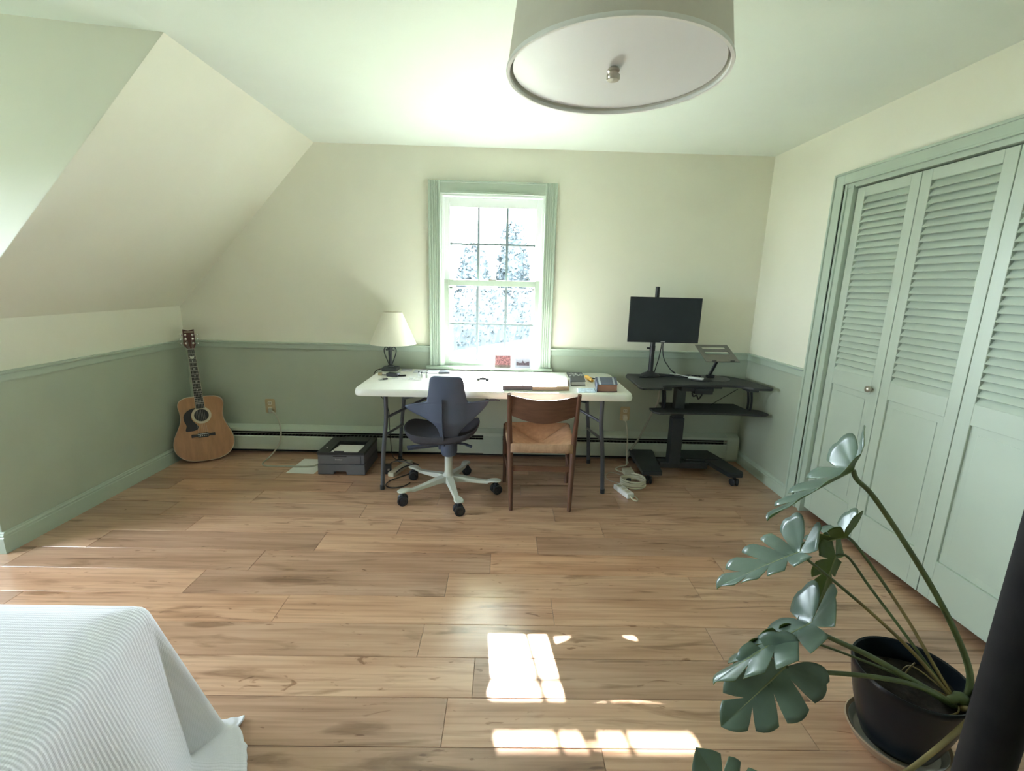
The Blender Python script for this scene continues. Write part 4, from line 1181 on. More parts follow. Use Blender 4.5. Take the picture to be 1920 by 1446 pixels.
# base
bm_ = MB()
bm_.prism([(3.605, -0.070), (3.600, -0.30), (3.588, -0.545), (3.735, -0.545), (3.765, -0.32), (3.80, -0.13), (3.80, -0.070)], (0, 0, 0.072), X, Y, (0, 0, 0.034))
lo = bm_.build('foot', M_BLACKMETAL, sd, bevel=0.006)
MB().prism([(4.085, -0.070), (4.085, -0.13), (4.16, -0.30), (4.225, -0.560), (4.325, -0.560), (4.345, -0.520), (4.30, -0.20), (4.275, -0.070)], (0, 0, 0.072), X, Y, (0, 0, 0.034)).build('foot', M_BLACKMETAL, sd, bevel=0.006)
MB().box(3.78, 4.16, -0.34, -0.25, 0.050, 0.098).build('crossbar', M_BLACKMETAL, sd, bevel=0.005)
MB().box(4.00, 4.27, -0.29, -0.075, 0.075, 0.112).build('motor_cover', M_BLACKMETAL, sd, bevel=0.01)
for wx, wy in ((3.642, -0.515), (4.285, -0.525), (3.67, -0.105), (4.22, -0.105)):
    cc = Vector((wx, wy, 0))
    cs = MB().lathe([(0.010, 0.055), (0.010, 0.073)], cc, 10).box(wx - 0.010, wx + 0.010, wy - 0.012, wy + 0.012, 0.025, 0.058)
    co = cs.build('caster', M_BLACK, sd, smooth=40)
    for sg in (-1, 1):
        MB().lathe([(0.0, 0), (0.024, 0.001), (0.0285, 0.007), (0.0285, 0.016), (0.02, 0.020), (0.0, 0.020)], cc + Vector((sg * 0.008, -0.004, 0.0285)), 18, axis=(sg, -0.35, 0)).build('wheel', M_BLACK, co, smooth=40)

# ---- monitor on its pole stand
mo = thing('monitor', (3.70, -0.15, DZ), 'black flat monitor on a pole stand at the back of the standing desk', 'monitor')
foot = [(3.600, -0.215), (3.640, -0.225), (3.72, -0.200), (3.78, -0.165), (3.88, -0.165), (4.00, -0.190), (3.99, -0.170), (3.88, -0.120), (3.80, -0.085), (3.70, -0.075), (3.64, -0.105)]
MB().prism(foot, (0, 0, DZ + 0.0005), X, Y, (0, 0, 0.010)).prism([(a * 0.62 + 3.71 * 0.38, b * 0.62 - 0.14 * 0.38) for a, b in foot], (0, 0, DZ + 0.010), X, Y, (0, 0, 0.012)).build('stand_foot', M_BLACKMETAL, mo, bevel=0.004)
MB().lathe([(0.075, 0.012), (0.060, 0.024), (0.030, 0.036), (0.022, 0.048), (0.0, 0.049)], (3.705, -0.150, DZ), 24).build('stand_boss', M_BLACKMETAL, mo, smooth=40)
MB().lathe([(0.019, 0.02), (0.019, 0.30), (0.0165, 0.302), (0.0165, 0.692), (0.0, 0.694)], (3.705, -0.150, DZ), 16).build('stand_pole', M_BLACKMETAL, mo, smooth=40)
MB().lathe([(0.021, 0.205), (0.021, 0.245)], (3.705, -0.150, DZ), 16).tube([(3.69, -0.152, DZ + 0.225), (3.662, -0.156, DZ + 0.225)], [0.006, 0.009], 8).build('height_knob', M_BLACK, mo, smooth=40)
MB().box(3.72, 3.80, -0.185, -0.15, 1.14, 1.22).box(3.685, 3.80, -0.175, -0.125, 1.155, 1.205).build('mount', M_BLACKMETAL, mo, bevel=0.004)
mx0, mx1, mz0, mz1, my = 3.487, 4.030, 1.016, 1.356, -0.215
cs_ = MB().box(mx0, mx1, my, my + 0.012, mz0, mz1).box(mx0 + 0.07, mx1 - 0.07, my + 0.010, my + 0.034, mz0 + 0.06, mz1 - 0.05).build('housing', M_BLACK, mo, bevel=0.003)
MB().box(mx0 + 0.008, mx1 - 0.008, my - 0.0012, my + 0.002, mz0 + 0.016, mz1 - 0.008).build('screen', M_SCREEN, mo)
MB().box(3.742, 3.776, my - 0.001, my + 0.001, mz0 + 0.005, mz0 + 0.010).build('badge', M_PRINTW, mo)
cable('monitor_cable', [(3.760, -0.185, 1.06), (3.758, -0.195, 1.00), (3.756, -0.17, 0.90), (3.752, -0.12, 0.80), (3.750, -0.11, DZ + 0.028)], 0.0035, M_CABLEB, 'black cable hanging straight down behind the monitor')
cable('monitor_cable', [(3.770, -0.190, 1.05), (3.768, -0.20, 0.97), (3.785, -0.20, 0.89), (3.83, -0.20, 0.825), (3.858, -0.20, 0.793)], 0.0038, M_CABLEB, 'black cable below the monitor curving right to a loose plug',
      ends=[((3.852, -0.20, 0.800), (3.884, -0.20, 0.778), 0.016, 0.011, M_CABLEB, 'plug')])

# ---- laptop stand
ls_ = thing('laptop_stand', (4.20, -0.19, DZ), 'grey tilted laptop stand with two slots on the right of the standing desk', 'laptop stand')
MB().lathe([(0.0, 0.0005), (0.118, 0.0005), (0.122, 0.003), (0.120, 0.006), (0.0, 0.007)], (4.195, -0.175, DZ), 32).build('stand_base', M_LAPST, ls_, smooth=40)
A0, A1 = Vector((4.055, -0.095, 0.993)), Vector((4.315, -0.085, 0.995))
B0 = Vector((4.092, -0.315, 0.894))
pa = (A1 - A0).normalized(); pb = (B0 - A0); pb = (pb - pa * pb.dot(pa)); PLen = pb.length; pb.normalize()
pn = pa.cross(pb)
if pn.z < 0: pn = -pn
PWid = (A1 - A0).length
m_ = MB()
def hole_plate(w, h, holes, th):
    """plate w x h in (a, b) with rectangular windows, built from strips"""
    xs = sorted({0, w, *[q for hh in holes for q in hh[:2]]}); ys_ = sorted({0, h, *[q for hh in holes for q in hh[2:]]})
    for i in range(len(xs) - 1):
        for k in range(len(ys_) - 1):
            cx_, cy_ = (xs[i] + xs[i + 1]) / 2, (ys_[k] + ys_[k + 1]) / 2
            if any(hh[0] < cx_ < hh[1] and hh[2] < cy_ < hh[3] for hh in holes): continue
            m_.prism([(xs[i], ys_[k]), (xs[i + 1], ys_[k]), (xs[i + 1], ys_[k + 1]), (xs[i], ys_[k + 1])], A0, pa, pb, pn * -th)
hole_plate(PWid, PLen, [(0.040, PWid - 0.035, 0.030, 0.060), (0.040, PWid - 0.035, 0.095, 0.140)], 0.004)
m_.build('plate', M_LAPST, ls_)
MB().prism([(0.0, PLen - 0.002), (PWid, PLen - 0.002), (PWid, PLen + 0.002), (0.0, PLen + 0.002)], A0, pa, pb, pn * 0.003).build('lip', M_LAPST, ls_)
for s0 in (0.045, PWid - 0.075):
    MB().prism([(s0, PLen - 0.004), (s0 + 0.03, PLen - 0.004), (s0 + 0.03, PLen + 0.002), (s0, PLen + 0.002)], A0, pa, pb, pn * 0.016).build('stop', M_LAPST, ls_)
em = A0 + pa * PWid * 0.55 + pb * PLen * 0.62
MB().bar((4.165, -0.165, DZ + 0.016), em - pn * 0.016, 0.034, 0.012).build('arm', M_BLACK, ls_, bevel=0.003)
MB().bar(em - pa * 0.035 - pn * 0.010, em + pa * 0.035 - pn * 0.010, 0.03, 0.012, up=pn).build('hinge', M_BLACK, ls_, bevel=0.003)
MB().bar((4.14, -0.175, DZ + 0.018), (4.20, -0.175, DZ + 0.018), 0.030, 0.022).build('hinge', M_BLACK, ls_, bevel=0.004)

# ---- small things on the standing desk
hb = thing('usb_hub', (4.045, -0.275, DZ), 'small white hub with a white cable on the standing desk beside the black pad', 'hub')
MB().obox((4.030, -0.245, DZ + 0.014), Vector((0.042, -0.035, 0)), Vector((0.014, 0.017, 0)), (0, 0, 0.0075)).build('body', M_PAPER, hb, bevel=0.004)
MB().tube(smoothpts([(3.99, -0.212, DZ + 0.016), (3.95, -0.19, DZ + 0.02), (3.90, -0.165, DZ + 0.026), (3.86, -0.15, DZ + 0.026)], 4), 0.003, 6).build('cord', M_PAPER, hb, smooth=60)
mp_ = MB().prism([(4.00 + 0.07 * cos(t * pi / 12) * (1 + 0.2 * cos(t * pi / 6)), -0.285 + 0.045 * sin(t * pi / 12)) for t in range(24)], (0.06, 0, DZ + 0.0005), X, Y, (0, 0, 0.006)).build('coaster', M_BLACK, bevel=0.002)
tag(mp_, 'flat black pad lying under the white hub on the standing desk', 'pad')
cable('usb_cable', [(4.02, -0.16, DZ + 0.005), (4.05, -0.11, DZ + 0.005), (4.09, -0.10, DZ + 0.005), (4.11, -0.14, DZ + 0.010), (4.09, -0.18, DZ + 0.012), (4.06, -0.16, DZ + 0.010), (4.03, -0.12, DZ + 0.014), (3.97, -0.11, DZ + 0.006)], 0.003, M_CABLEB, 'black cable coiled between the white hub and the laptop stand')

# ================================================================== THINGS ON THE TABLE
ZT = TT + 0.0006
sheet('envelope', [(1.754, -0.172), (1.834, -0.162), (1.822, -0.060), (1.742, -0.065)], ZT, 'white envelope on the table next to the lamp base', 'envelope', M_ENV, th=0.003)
sheet('envelope', [(1.852, -0.195), (1.948, -0.185), (1.940, -0.062), (1.848, -0.068)], ZT, 'white envelope on the table, second from the lamp', 'envelope', M_ENV, th=0.003)
sheet('envelope', [(1.957, -0.222), (2.040, -0.214), (2.034, -0.066), (1.950, -0.072)], ZT, 'white envelope on the table, third from the lamp', 'envelope', M_ENV, th=0.003)
def slab(name, corners, z, h, m, label, cat, bev=0.002, group=None):
    m_ = MB().prism([tuple(c) for c in corners], (0, 0, z), X, Y, (0, 0, h))
    return tag(m_.build(name, m, bevel=bev), label, cat, group)
slab('pocket_notebook', [(2.052, -0.225), (2.136, -0.215), (2.114, -0.124), (2.056, -0.130)], ZT, 0.014, M_GREYCOVER, 'small grey notebook on the table below the left window casing', 'notebook')
lp = 0
for i, (a, b_) in enumerate([((2.15, -0.34), (2.42, -0.12)), ((2.45, -0.33), (2.70, -0.11)), ((2.72, -0.25), (2.93, -0.07))]):
    (x0_, y0_), (x1_, y1_) = a, b_
    sheet('paper_sheet', [(x0_, y0_), (x1_, y0_ - 0.01), (x1_ + 0.01, y1_), (x0_ - 0.01, y1_ + 0.005)], ZT, ['white paper in the sun on the table, left of the three under the window', 'white paper in the sun on the table, middle of the three under the window', 'white paper on the table below the right window casing'][i], th=0.002)
for i, (vx, vy) in enumerate([(1.926, -0.352), (1.950, -0.377), (1.990, -0.385)]):
    v_ = thing('glass_vial', (vx, vy, TT), ['small clear vial on the table, first right of the black adapter', 'small clear vial on the table, in the middle of three', 'small clear vial lying furthest right of three'][i], 'vial')
    MB().lathe([(0.0095, 0.001), (0.0100, 0.003), (0.0100, 0.026), (0.006, 0.030), (0.006, 0.033)], (vx, vy, TT), 12).build('bottle', M_ALU if i else M_PAPER, v_, smooth=40)
    MB().lathe([(0.0068, 0.033), (0.0068, 0.042), (0.0, 0.042)], (vx, vy, TT), 12).build('cap', M_GREYCOVER, v_, smooth=40)
ad = thing('power_adapter', (1.74, -0.36, TT), 'black power adapter with a folded cord on the table in front of the lamp', 'adapter')
MB().obox((1.738, -0.362, TT + 0.014), Vector((0.042, -0.012, 0)), Vector((0.007, 0.024, 0)), (0, 0, 0.0135)).build('body', M_BLACK, ad, bevel=0.004)
MB().tube(smoothpts([(1.775, -0.37, TT + 0.008), (1.80, -0.365, TT + 0.008), (1.828, -0.352, TT + 0.008)], 3), 0.007, 6).tube(smoothpts([(1.70, -0.350, TT + 0.006), (1.675, -0.338, TT + 0.006), (1.650, -0.335, TT + 0.006)], 3), 0.004, 6).build('cord', M_BLACK, ad, smooth=50)
MB().obox((1.636, -0.333, TT + 0.012), (0.014, 0, 0), (0, 0.011, 0), (0, 0, 0.011)).build('plug', M_BRASS, ad, bevel=0.002)
us = thing('usb_stick', (1.70, -0.485, TT), 'white and black memory stick near the left end of the table', 'memory stick')
MB().obox((1.683, -0.502, TT + 0.0055), Vector((0.011, 0.009, 0)), Vector((-0.006, 0.007, 0)), (0, 0, 0.005)).build('metal_end', M_ALU, us, bevel=0.001)
MB().obox((1.707, -0.482, TT + 0.0055), Vector((0.016, 0.013, 0)), Vector((-0.006, 0.0075, 0)), (0, 0, 0.005)).build('body', M_BLACK, us, bevel=0.002)
cable('charging_cable', [(1.725, -0.470, TT + 0.004), (1.745, -0.455, TT + 0.004), (1.775, -0.440, TT + 0.004), (1.790, -0.430, TT + 0.004)], 0.003, M_PAPER, 'short white cable end beside the memory stick')
cable('charging_cable', [(1.820, -0.446, TT + 0.0035), (1.86, -0.45, TT + 0.0035), (1.885, -0.47, TT + 0.0035), (1.905, -0.44, TT + 0.0035), (1.87, -0.415, TT + 0.0035), (1.89, -0.405, TT + 0.008), (1.95, -0.435, TT + 0.0035), (1.965, -0.47, TT + 0.0035), (1.93, -0.49, TT + 0.0035), (1.895, -0.482, TT + 0.008)], 0.003, M_PAPER, 'white cable in loose loops on the table left of the office chair')
gl = MB().tube(smoothpts([(2.36, -0.445, TT + 0.006), (2.385, -0.43, TT + 0.012), (2.415, -0.43, TT + 0.012), (2.448, -0.44, TT + 0.006)], 4), [0.005] + [0.0105] * 11 + [0.005], 8).build('spectacle_case', M_BLACK, smooth=60)
tag(gl, 'slim dark curved case lying in the sunlight on the table', 'case')
slab('flat_notebook', [(2.546, -0.740), (2.752, -0.722), (2.757, -0.600), (2.548, -0.650)], ZT, 0.032, M_GREYCOVER, 'grey closed notebook at the table edge between the two chairs', 'notebook')
bd = thing('ring_binder', (2.88, -0.55, TT), 'open binder of white pages on the table behind the wooden chair', 'binder')
MB().prism([(2.745, -0.735), (2.992, -0.712), (3.035, -0.345), (2.800, -0.362)], (0, 0, TT + 0.001), X, Y, (0, 0, 0.004)).prism([(2.745, -0.735), (2.992, -0.712), (2.994, -0.700), (2.747, -0.723)], (0, 0, TT + 0.001), X, Y, (0, 0, 0.026)).build('cover', M_TAN, bd, bevel=0.0015)
for k in range(4):
    o_ = 0.006 * k
    sheet_m = MB().prism([(2.765 + o_, -0.705 + o_), (2.985, -0.690 + o_), (3.020, -0.365 - o_), (2.815 + o_, -0.378)], (0, 0, TT + 0.0055 + 0.005 * k), X, Y, (0, 0, 0.0045))
    sheet_m.build('page', M_PAPER, bd)
pn_ = thing('pen', (2.77, -0.47, TT), 'black pen leaning on the left edge of the open binder', 'pen')
MB().tube([(2.752, -0.415, TT + 0.045), (2.775, -0.50, TT + 0.034), (2.800, -0.595, TT + 0.0285)], [0.002, 0.0045, 0.0045], 8).build('barrel', M_BLACK, pn_, smooth=50)
sheet('paper_sheet', [(2.90, -0.345), (3.03, -0.330), (3.035, -0.10), (2.91, -0.09)], ZT, 'white paper on the table between the binder and the patterned book', th=0.003)

def book(name, corners, z, h, cover, pages, label, extra=None):
    """corners: front-left, front-right, back-right, back-left (x, y); the spine is on the left"""
    c = [Vector((*q, 0)) for q in corners]
    t = thing(name, tuple((c[0] + c[2]) / 2 + Z * z), label, 'book')
    ctr = (c[0] + c[1] + c[2] + c[3]) / 4
    ins = [(q + (ctr - q) * 0.05) for q in c]
    th = 0.003
    m_ = MB().prism([(q.x, q.y) for q in c], (0, 0, z), X, Y, (0, 0, th)).prism([(q.x, q.y) for q in c], (0, 0, z + h - th), X, Y, (0, 0, th))
    m_.prism([(c[0].x, c[0].y), (ins[0].x, c[0].y), (ins[3].x, c[3].y), (c[3].x, c[3].y)], (0, 0, z), X, Y, (0, 0, h))
    m_.build('cover', cover, t, bevel=0.0012)
    MB().prism([(q.x, q.y) for q in ins], (0, 0, z + th), X, Y, (0, 0, h - 2 * th)).build('pages', pages, t)
    if extra: extra(t, c, z + h)
    return t
def bands(t, c, z):
    for v0, v1 in ((0.10, 0.20), (0.80, 0.88)):
        a, b_ = c[0] + (c[1] - c[0]) * v0, c[0] + (c[1] - c[0]) * v1
        d, e = c[3] + (c[2] - c[3]) * v0, c[3] + (c[2] - c[3]) * v1
        MB().prism([(a.x, a.y), (b_.x, b_.y), (e.x, e.y), (d.x, d.y)], (0, 0, z), X, Y, (0, 0, 0.0006)).build('cover_band', M_BOOKS, t)
book('thick_book', [(3.172, -0.735), (3.312, -0.722), (3.358, -0.470), (3.206, -0.482)], ZT, 0.052, M_BOOKB, M_PAGES, 'thick navy book with silver bands at the right end of the table', bands)
def spots(t, c, z):
    rnd = random.Random(3)
    for k in range(46):
        u, v = rnd.uniform(0.08, 0.92), rnd.uniform(0.12, 0.88)
        p = (c[0] * (1 - u) + c[1] * u) * (1 - v) + (c[3] * (1 - u) + c[2] * u) * v
        s_ = rnd.uniform(0.003, 0.008)
        m_ = MB().prism([(p.x - s_, p.y - s_ * 2), (p.x + s_, p.y - s_ * 1.2), (p.x + s_ * 0.6, p.y + s_ * 2)], (0, 0, z), X, Y, (0, 0, 0.0004))
        yield m_
def spotted(t, c, z):
    m_ = MB()
    for s_ in spots(t, c, z):
        n0 = len(m_.v); m_.v += s_.v
        for f in s_.f: m_.face([n0 + q for q in f])
    o = m_.build('cover_print', M_PAPER, t); o['kind'] = 'stuff'
book('patterned_book', [(3.048, -0.268), (3.170, -0.255), (3.176, -0.078), (3.052, -0.088)], ZT, 0.010, M_GREYCOVER, M_PAGEW, 'thin dark book with a pale speckled cover at the back of the table', spotted)
book('black_book', [(3.026, -0.552), (3.132, -0.528), (3.150, -0.335), (3.044, -0.350)], ZT, 0.030, M_BLACK, M_PAGEW, 'black book with white pages between the binder and the thick book')
mk = thing('marker_pen', (3.19, -0.33, TT), 'chunky amber yellow marker beside the patterned book', 'marker')
MB().tube([(3.178, -0.275, TT + 0.016), (3.180, -0.30, TT + 0.016), (3.192, -0.395, TT + 0.016)], [0.012, 0.0155, 0.0155], 12).build('barrel', M_YELLOW, mk, smooth=40)
MB().tube([(3.192, -0.397, TT + 0.016), (3.196, -0.435, TT + 0.016)], [0.013, 0.010], 12).build('cap', M_YELLOW, mk, smooth=40)
for k, (p0, p1, lb) in enumerate([((3.212, -0.285), (3.252, -0.315), 'short dark pen behind the thick book, next to the amber marker'), ((3.268, -0.300), (3.330, -0.405), 'dark pen lying behind the right end of the thick book')]):
    q = thing('pen', (*p0, TT), lb, 'pen')
    MB().tube([(*p0, TT + 0.006), (*p1, TT + 0.006)], 0.005, 8).build('barrel', M_BLACK, q, smooth=50)
    MB().tube([(*p1, TT + 0.006), (p1[0] + (p1[0] - p0[0]) * 0.2, p1[1] + (p1[1] - p0[1]) * 0.2, TT + 0.004)], [0.004, 0.001], 8).build('tip', M_NICKEL, q, smooth=50)
M_WRAP = mat('pale_blue_film', (0.50, 0.62, 0.68), 0.25, var=0.35, scale=40)
wr_ = MB().grid(14, 10, lambda u, v: (3.040 + 0.128 * u + 0.012 * v, -0.766 + 0.012 * u + 0.135 * v, TT + 0.0012 + 0.009 * abs(sin(u * 9 + v * 5)) * abs(sin(v * 11 - u * 4)) * sin(pi * min(max(u, 0.02), 0.98)) * sin(pi * min(max(v, 0.02), 0.98))))
tag(wr_.build('plastic_wrapper', M_WRAP, smooth=30, solid=0.0006), 'crumpled pale blue wrapper at the table edge left of the thick book', 'wrapper')

# postcards on the window stool
ZS = 0.764
def card(name, x0, x1, z0, z1, y0_, label):
    t = thing(name, ((x0 + x1) / 2, y0_, z0), label, 'postcard')
    lean = 0.03
    o_ = Vector((x0, y0_, z0))
    A_, B_ = X, Vector((0, lean, z1 - z0)).normalized()
    N_ = A_.cross(B_)
    hgt = (z1 - z0)
    MB().prism([(0, 0), (x1 - x0, 0), (x1 - x0, hgt), (0, hgt)], o_, A_, B_, N_ * -0.0012).build('card', M_PAPER, t)
    return t, o_, A_, B_, N_, x1 - x0, hgt
M_PINK = mat('pink_blossom_print', (0.20, 0.085, 0.09), 0.5, var=0.8, scale=110)
M_BROWNP = mat('path_print', (0.13, 0.10, 0.09), 0.5, var=0.3, scale=60)
M_SKYP = mat('pale_sky_print', (0.24, 0.25, 0.30), 0.5, var=0.05)
M_BLDG = mat('building_print', (0.07, 0.05, 0.065), 0.5, var=0.5, scale=140)
M_BACKC = mat('pale_lilac_card', (0.30, 0.31, 0.37), 0.6, var=0.02)
t, o_, A_, B_, N_, wd, hg = card('postcard', 2.477, 2.607, ZS, 0.866, -0.040, 'pink blossom postcard leaning in the window, left of the two')
MB().prism([(0.002, 0.022), (wd - 0.002, 0.022), (wd - 0.002, hg - 0.002), (0.002, hg - 0.002)], o_, A_, B_, N_ * 0.0004).build('print', M_PINK, t)
MB().prism([(0.002, 0.002), (wd - 0.002, 0.002), (wd - 0.002, 0.022), (0.002, 0.022)], o_, A_, B_, N_ * 0.0004).build('print', M_BROWNP, t)
t, o_, A_, B_, N_, wd, hg = card('postcard', 2.640, 2.768, ZS, 0.846, -0.046, 'pale postcard of a domed building leaning at the right of the window')
MB().prism([(0.001, 0.001), (wd - 0.001, 0.001), (wd - 0.001, hg - 0.001), (0.001, hg - 0.001)], o_, A_, B_, N_ * 0.0003).build('print', M_BACKC, t)
MB().prism([(0.012, 0.022), (wd - 0.012, 0.022), (wd - 0.012, 0.062), (0.012, 0.062)], o_, A_, B_, N_ * 0.0006).build('print', M_SKYP, t)
MB().prism([(0.012, 0.022), (wd - 0.012, 0.022), (wd - 0.012, 0.054), (0.100, 0.052), (0.085, 0.044), (0.074, 0.044), (0.070, 0.055), (0.0655, 0.060), (0.064, 0.072), (0.0625, 0.060), (0.058, 0.055), (0.054, 0.044), (0.030, 0.044), (0.024, 0.050), (0.012, 0.050)], o_, A_, B_, N_ * 0.0010).build('print', M_BLDG, t)

# ================================================================== CABLES ON THE FLOOR, RIGHT
wp = cable('extension_cord', [(3.565, -0.040, 0.350), (3.575, -0.055, 0.32), (3.582, -0.095, 0.22), (3.583, -0.10, 0.12), (3.580, -0.13, 0.06), (3.572, -0.16, 0.020), (3.56, -0.19, 0.008), (3.50, -0.22, 0.007), (3.46, -0.27, 0.007), (3.49, -0.32, 0.007), (3.555, -0.305, 0.012), (3.575, -0.28, 0.03)], 0.0055, M_CORDW,
      'cream cord hanging from the right outlet to the floor', seg=8, ends=[((3.570, -0.0095, 0.368), (3.566, -0.050, 0.352), 0.034, 0.034, M_IVORY, 'plug')])
pb_ = thing('cable_adapter', (3.535, -0.350, 0), 'cream cable adapter block on the floor left of the standing desk foot', 'adapter')
MB().obox((3.535, -0.345, 0.021), (0.038, 0.004, 0), (-0.003, 0.028, 0), (0, 0, 0.019)).build('body', M_CORDW, pb_, bevel=0.005)
MB().tube(smoothpts([(3.575, -0.350, 0.02), (3.592, -0.40, 0.012), (3.575, -0.45, 0.008), (3.54, -0.47, 0.008)], 4), 0.006, 8).build('cord', M_CORDW, pb_, smooth=60)
pts = []
for k in range(60):
    a = k / 60 * 2 * pi * 5 + 2.2
    rr = 0.088 + 0.016 * sin(k * 0.53)
    pts.append((3.530 + rr * cos(a) * 1.0, -0.560 + rr * 0.82 * sin(a), 0.009 + 0.052 * k / 60 + 0.004 * sin(k * 0.9)))
t = thing('coiled_cord', (3.53, -0.56, 0), 'coil of cream cord with a black strap beside the standing desk caster', 'cord')
MB().tube(smoothpts(pts, 3), 0.0065, 7).build('cord', M_CORDW, t, smooth=60)
MB().prism(rrect(-0.015, 0.015, -0.02, 0.075, 0.006, 2), (3.462, -0.625, 0.0), X, Vector((0.1, 0.3, 1)).normalized(), (0.01, 0.012, 0)).build('strap', M_BLACK, t, bevel=0.002)
ps = thing('power_strip', (3.415, -0.71, 0), 'white power strip lying on the floor in front of the coiled cord', 'power strip')
pd = Vector((0.030, -0.085, 0)); pside = Vector((0.026, 0.010, 0))
MB().obox((3.415, -0.700, 0.020), pd, pside, (0, 0, 0.018)).build('body', M_PAPER, ps, bevel=0.006)
for k in (-0.55, 0.0, 0.55):
    c_ = Vector((3.415, -0.700, 0.0385)) + pd * k
    MB().obox(c_, pd * 0.18, pside * 0.55, (0, 0, 0.0008)).build('socket', M_CORDW, ps)
MB().tube(smoothpts([(3.440, -0.785, 0.018), (3.450, -0.815, 0.012), (3.475, -0.83, 0.007), (3.487, -0.79, 0.007), (3.470, -0.74, 0.007)], 4), 0.005, 8).build('cord', M_CORDW, ps, smooth=60)
cable('desk_cord', [(3.748, -0.30, 0.70), (3.748, -0.29, 0.66), (3.748, -0.255, 0.55), (3.742, -0.14, 0.42), (3.72, -0.115, 0.33), (3.67, -0.10, 0.20), (3.625, -0.09, 0.115), (3.580, -0.14, 0.055), (3.570, -0.20, 0.035)], 0.0085, M_CORDG, 'thick pale cord from under the standing desk down to the floor', seg=8)
cable('thin_wire', [(3.56, -0.42, 0.004), (3.50, -0.40, 0.004), (3.42, -0.33, 0.004), (3.36, -0.38, 0.004), (3.35, -0.47, 0.004), (3.42, -0.53, 0.004), (3.44, -0.54, 0.012)], 0.0022, M_CORDG, 'thin pale wire looping on the floor beside the table leg')

# ---- cables on the floor, left
st_ = thing('power_strip', (1.78, -0.42, 0), 'cream power strip on the floor behind the left front table leg', 'power strip')
MB().obox((1.775, -0.36, 0.018), Vector((0.045, 0.135, 0)), Vector((0.024, -0.008, 0)), (0, 0, 0.016)).build('body', M_CORDW, st_, bevel=0.005)
for k in (-0.6, -0.2, 0.2, 0.6):
    MB().obox(Vector((1.775, -0.36, 0.0345)) + Vector((0.045, 0.135, 0)) * k, Vector((0.006, 0.018, 0)), Vector((0.014, -0.005, 0)), (0, 0, 0.0008)).build('socket', M_IVORY, st_)
wa = thing('wall_adapter', (1.700, -0.40, 0), 'black plug adapter on the floor behind the left front table leg', 'adapter')
MB().obox((1.694, -0.42, 0.036), (0.024, 0.006, 0), (-0.006, 0.024, 0), (0, 0, 0.035)).build('body', M_BLACK, wa, bevel=0.006)
MB().obox((1.704, -0.445, 0.040), (0.006, 0.002, 0), (0.0, 0.006, 0), (0, 0, 0.006)).build('prongs', M_NICKEL, wa)
for k, (pp, lb) in enumerate([
    ([(1.70, -0.20, 0.02), (1.76, -0.24, 0.045), (1.83, -0.27, 0.02), (1.88, -0.34, 0.006), (1.86, -0.43, 0.006), (1.80, -0.50, 0.006), (1.74, -0.58, 0.006), (1.735, -0.655, 0.006), (1.79, -0.69, 0.006), (1.86, -0.66, 0.006), (1.895, -0.60, 0.006)], 'black cable looping forward on the floor beside the office chair caster'),
    ([(1.66, -0.26, 0.006), (1.72, -0.30, 0.05), (1.79, -0.33, 0.06), (1.87, -0.32, 0.03), (1.89, -0.25, 0.006), (1.82, -0.20, 0.006)], 'grey cable arching over the cream power strip'),
    ([(1.74, -0.48, 0.006), (1.80, -0.44, 0.05), (1.85, -0.38, 0.045), (1.90, -0.42, 0.006), (1.87, -0.48, 0.006)], 'black cable crossing the near end of the cream power strip')]):
    cable('loose_cable', pp, 0.0042, M_CABLEB if k != 1 else M_GREYCOVER, lb)

# ================================================================== CEILING LAMP
CX, CY, CZ = 2.850, -2.275, 2.010
dl = thing('ceiling_lamp', (CX, CY, CZ), 'large drum ceiling lamp with a beige fabric shade and white diffuser', 'ceiling lamp')
R0, R1, CT = 0.306, 0.262, 2.335
MB().lathe([(R0, 0), (R1, CT - CZ), (R1 - 0.004, CT - CZ), (R0 - 0.004, 0.0)], (CX, CY, CZ), 72, close=True).build('shade', M_SHADE, dl, smooth=40)
MB().lathe([(R0 + 0.0015, -0.003), (R0 + 0.003, 0.002), (R0 + 0.001, 0.008), (R0 - 0.006, 0.008), (R0 - 0.009, 0.002), (R0 - 0.007, -0.003)], (CX, CY, CZ), 72, close=True).build('rim', M_PAPER, dl, smooth=60)
MB().lathe([(0.0, 0.012), (R0 - 0.016, 0.012), (R0 - 0.016, 0.016), (0.0, 0.016)], (CX, CY, CZ), 72).build('diffuser', M_DIFF, dl, smooth=40)
tear = MB()
for a0 in (86, 90, 94, 98):
    pass
tear.prism([(-0.040, 0), (0.012, 0.000), (0.016, 0.004), (0.036, 0.004), (0.030, 0.010), (-0.040, 0.009)], (CX + 0.01, CY - R0 + 0.004, CZ + 0.0045), X, Y, (0, 0, 0.0045))
tear.build('torn_edge', M_TAN, dl)
MB().lathe([(0.006, 0.012), (0.012, 0.011), (0.0165, 0.006), (0.0165, 0.001), (0.012, -0.001), (0.012, -0.006), (0.0185, -0.008), (0.0185, -0.018), (0.016, -0.021), (0.0, -0.022)], (CX - 0.01, CY - 0.02, CZ), 24).build('finial', M_NICKEL, dl, smooth=40)
MB().lathe([(0.008, 0.012), (0.008, CT - CZ + 0.03), (0.075, CT - CZ + 0.035), (0.08, H - CZ - 0.001), (0.0, H - CZ - 0.0005)], (CX, CY, CZ), 24).build('canopy', M_NICKEL, dl, smooth=40)
for k in range(3):
    a = k * 2 * pi / 3 + 0.4
    MB().tube([(CX + 0.008 * cos(a), CY + 0.008 * sin(a), CT - 0.03), (CX + (R1 - 0.002) * cos(a), CY + (R1 - 0.002) * sin(a), CT - 0.015)], 0.003, 6).build('spoke', M_NICKEL, dl)

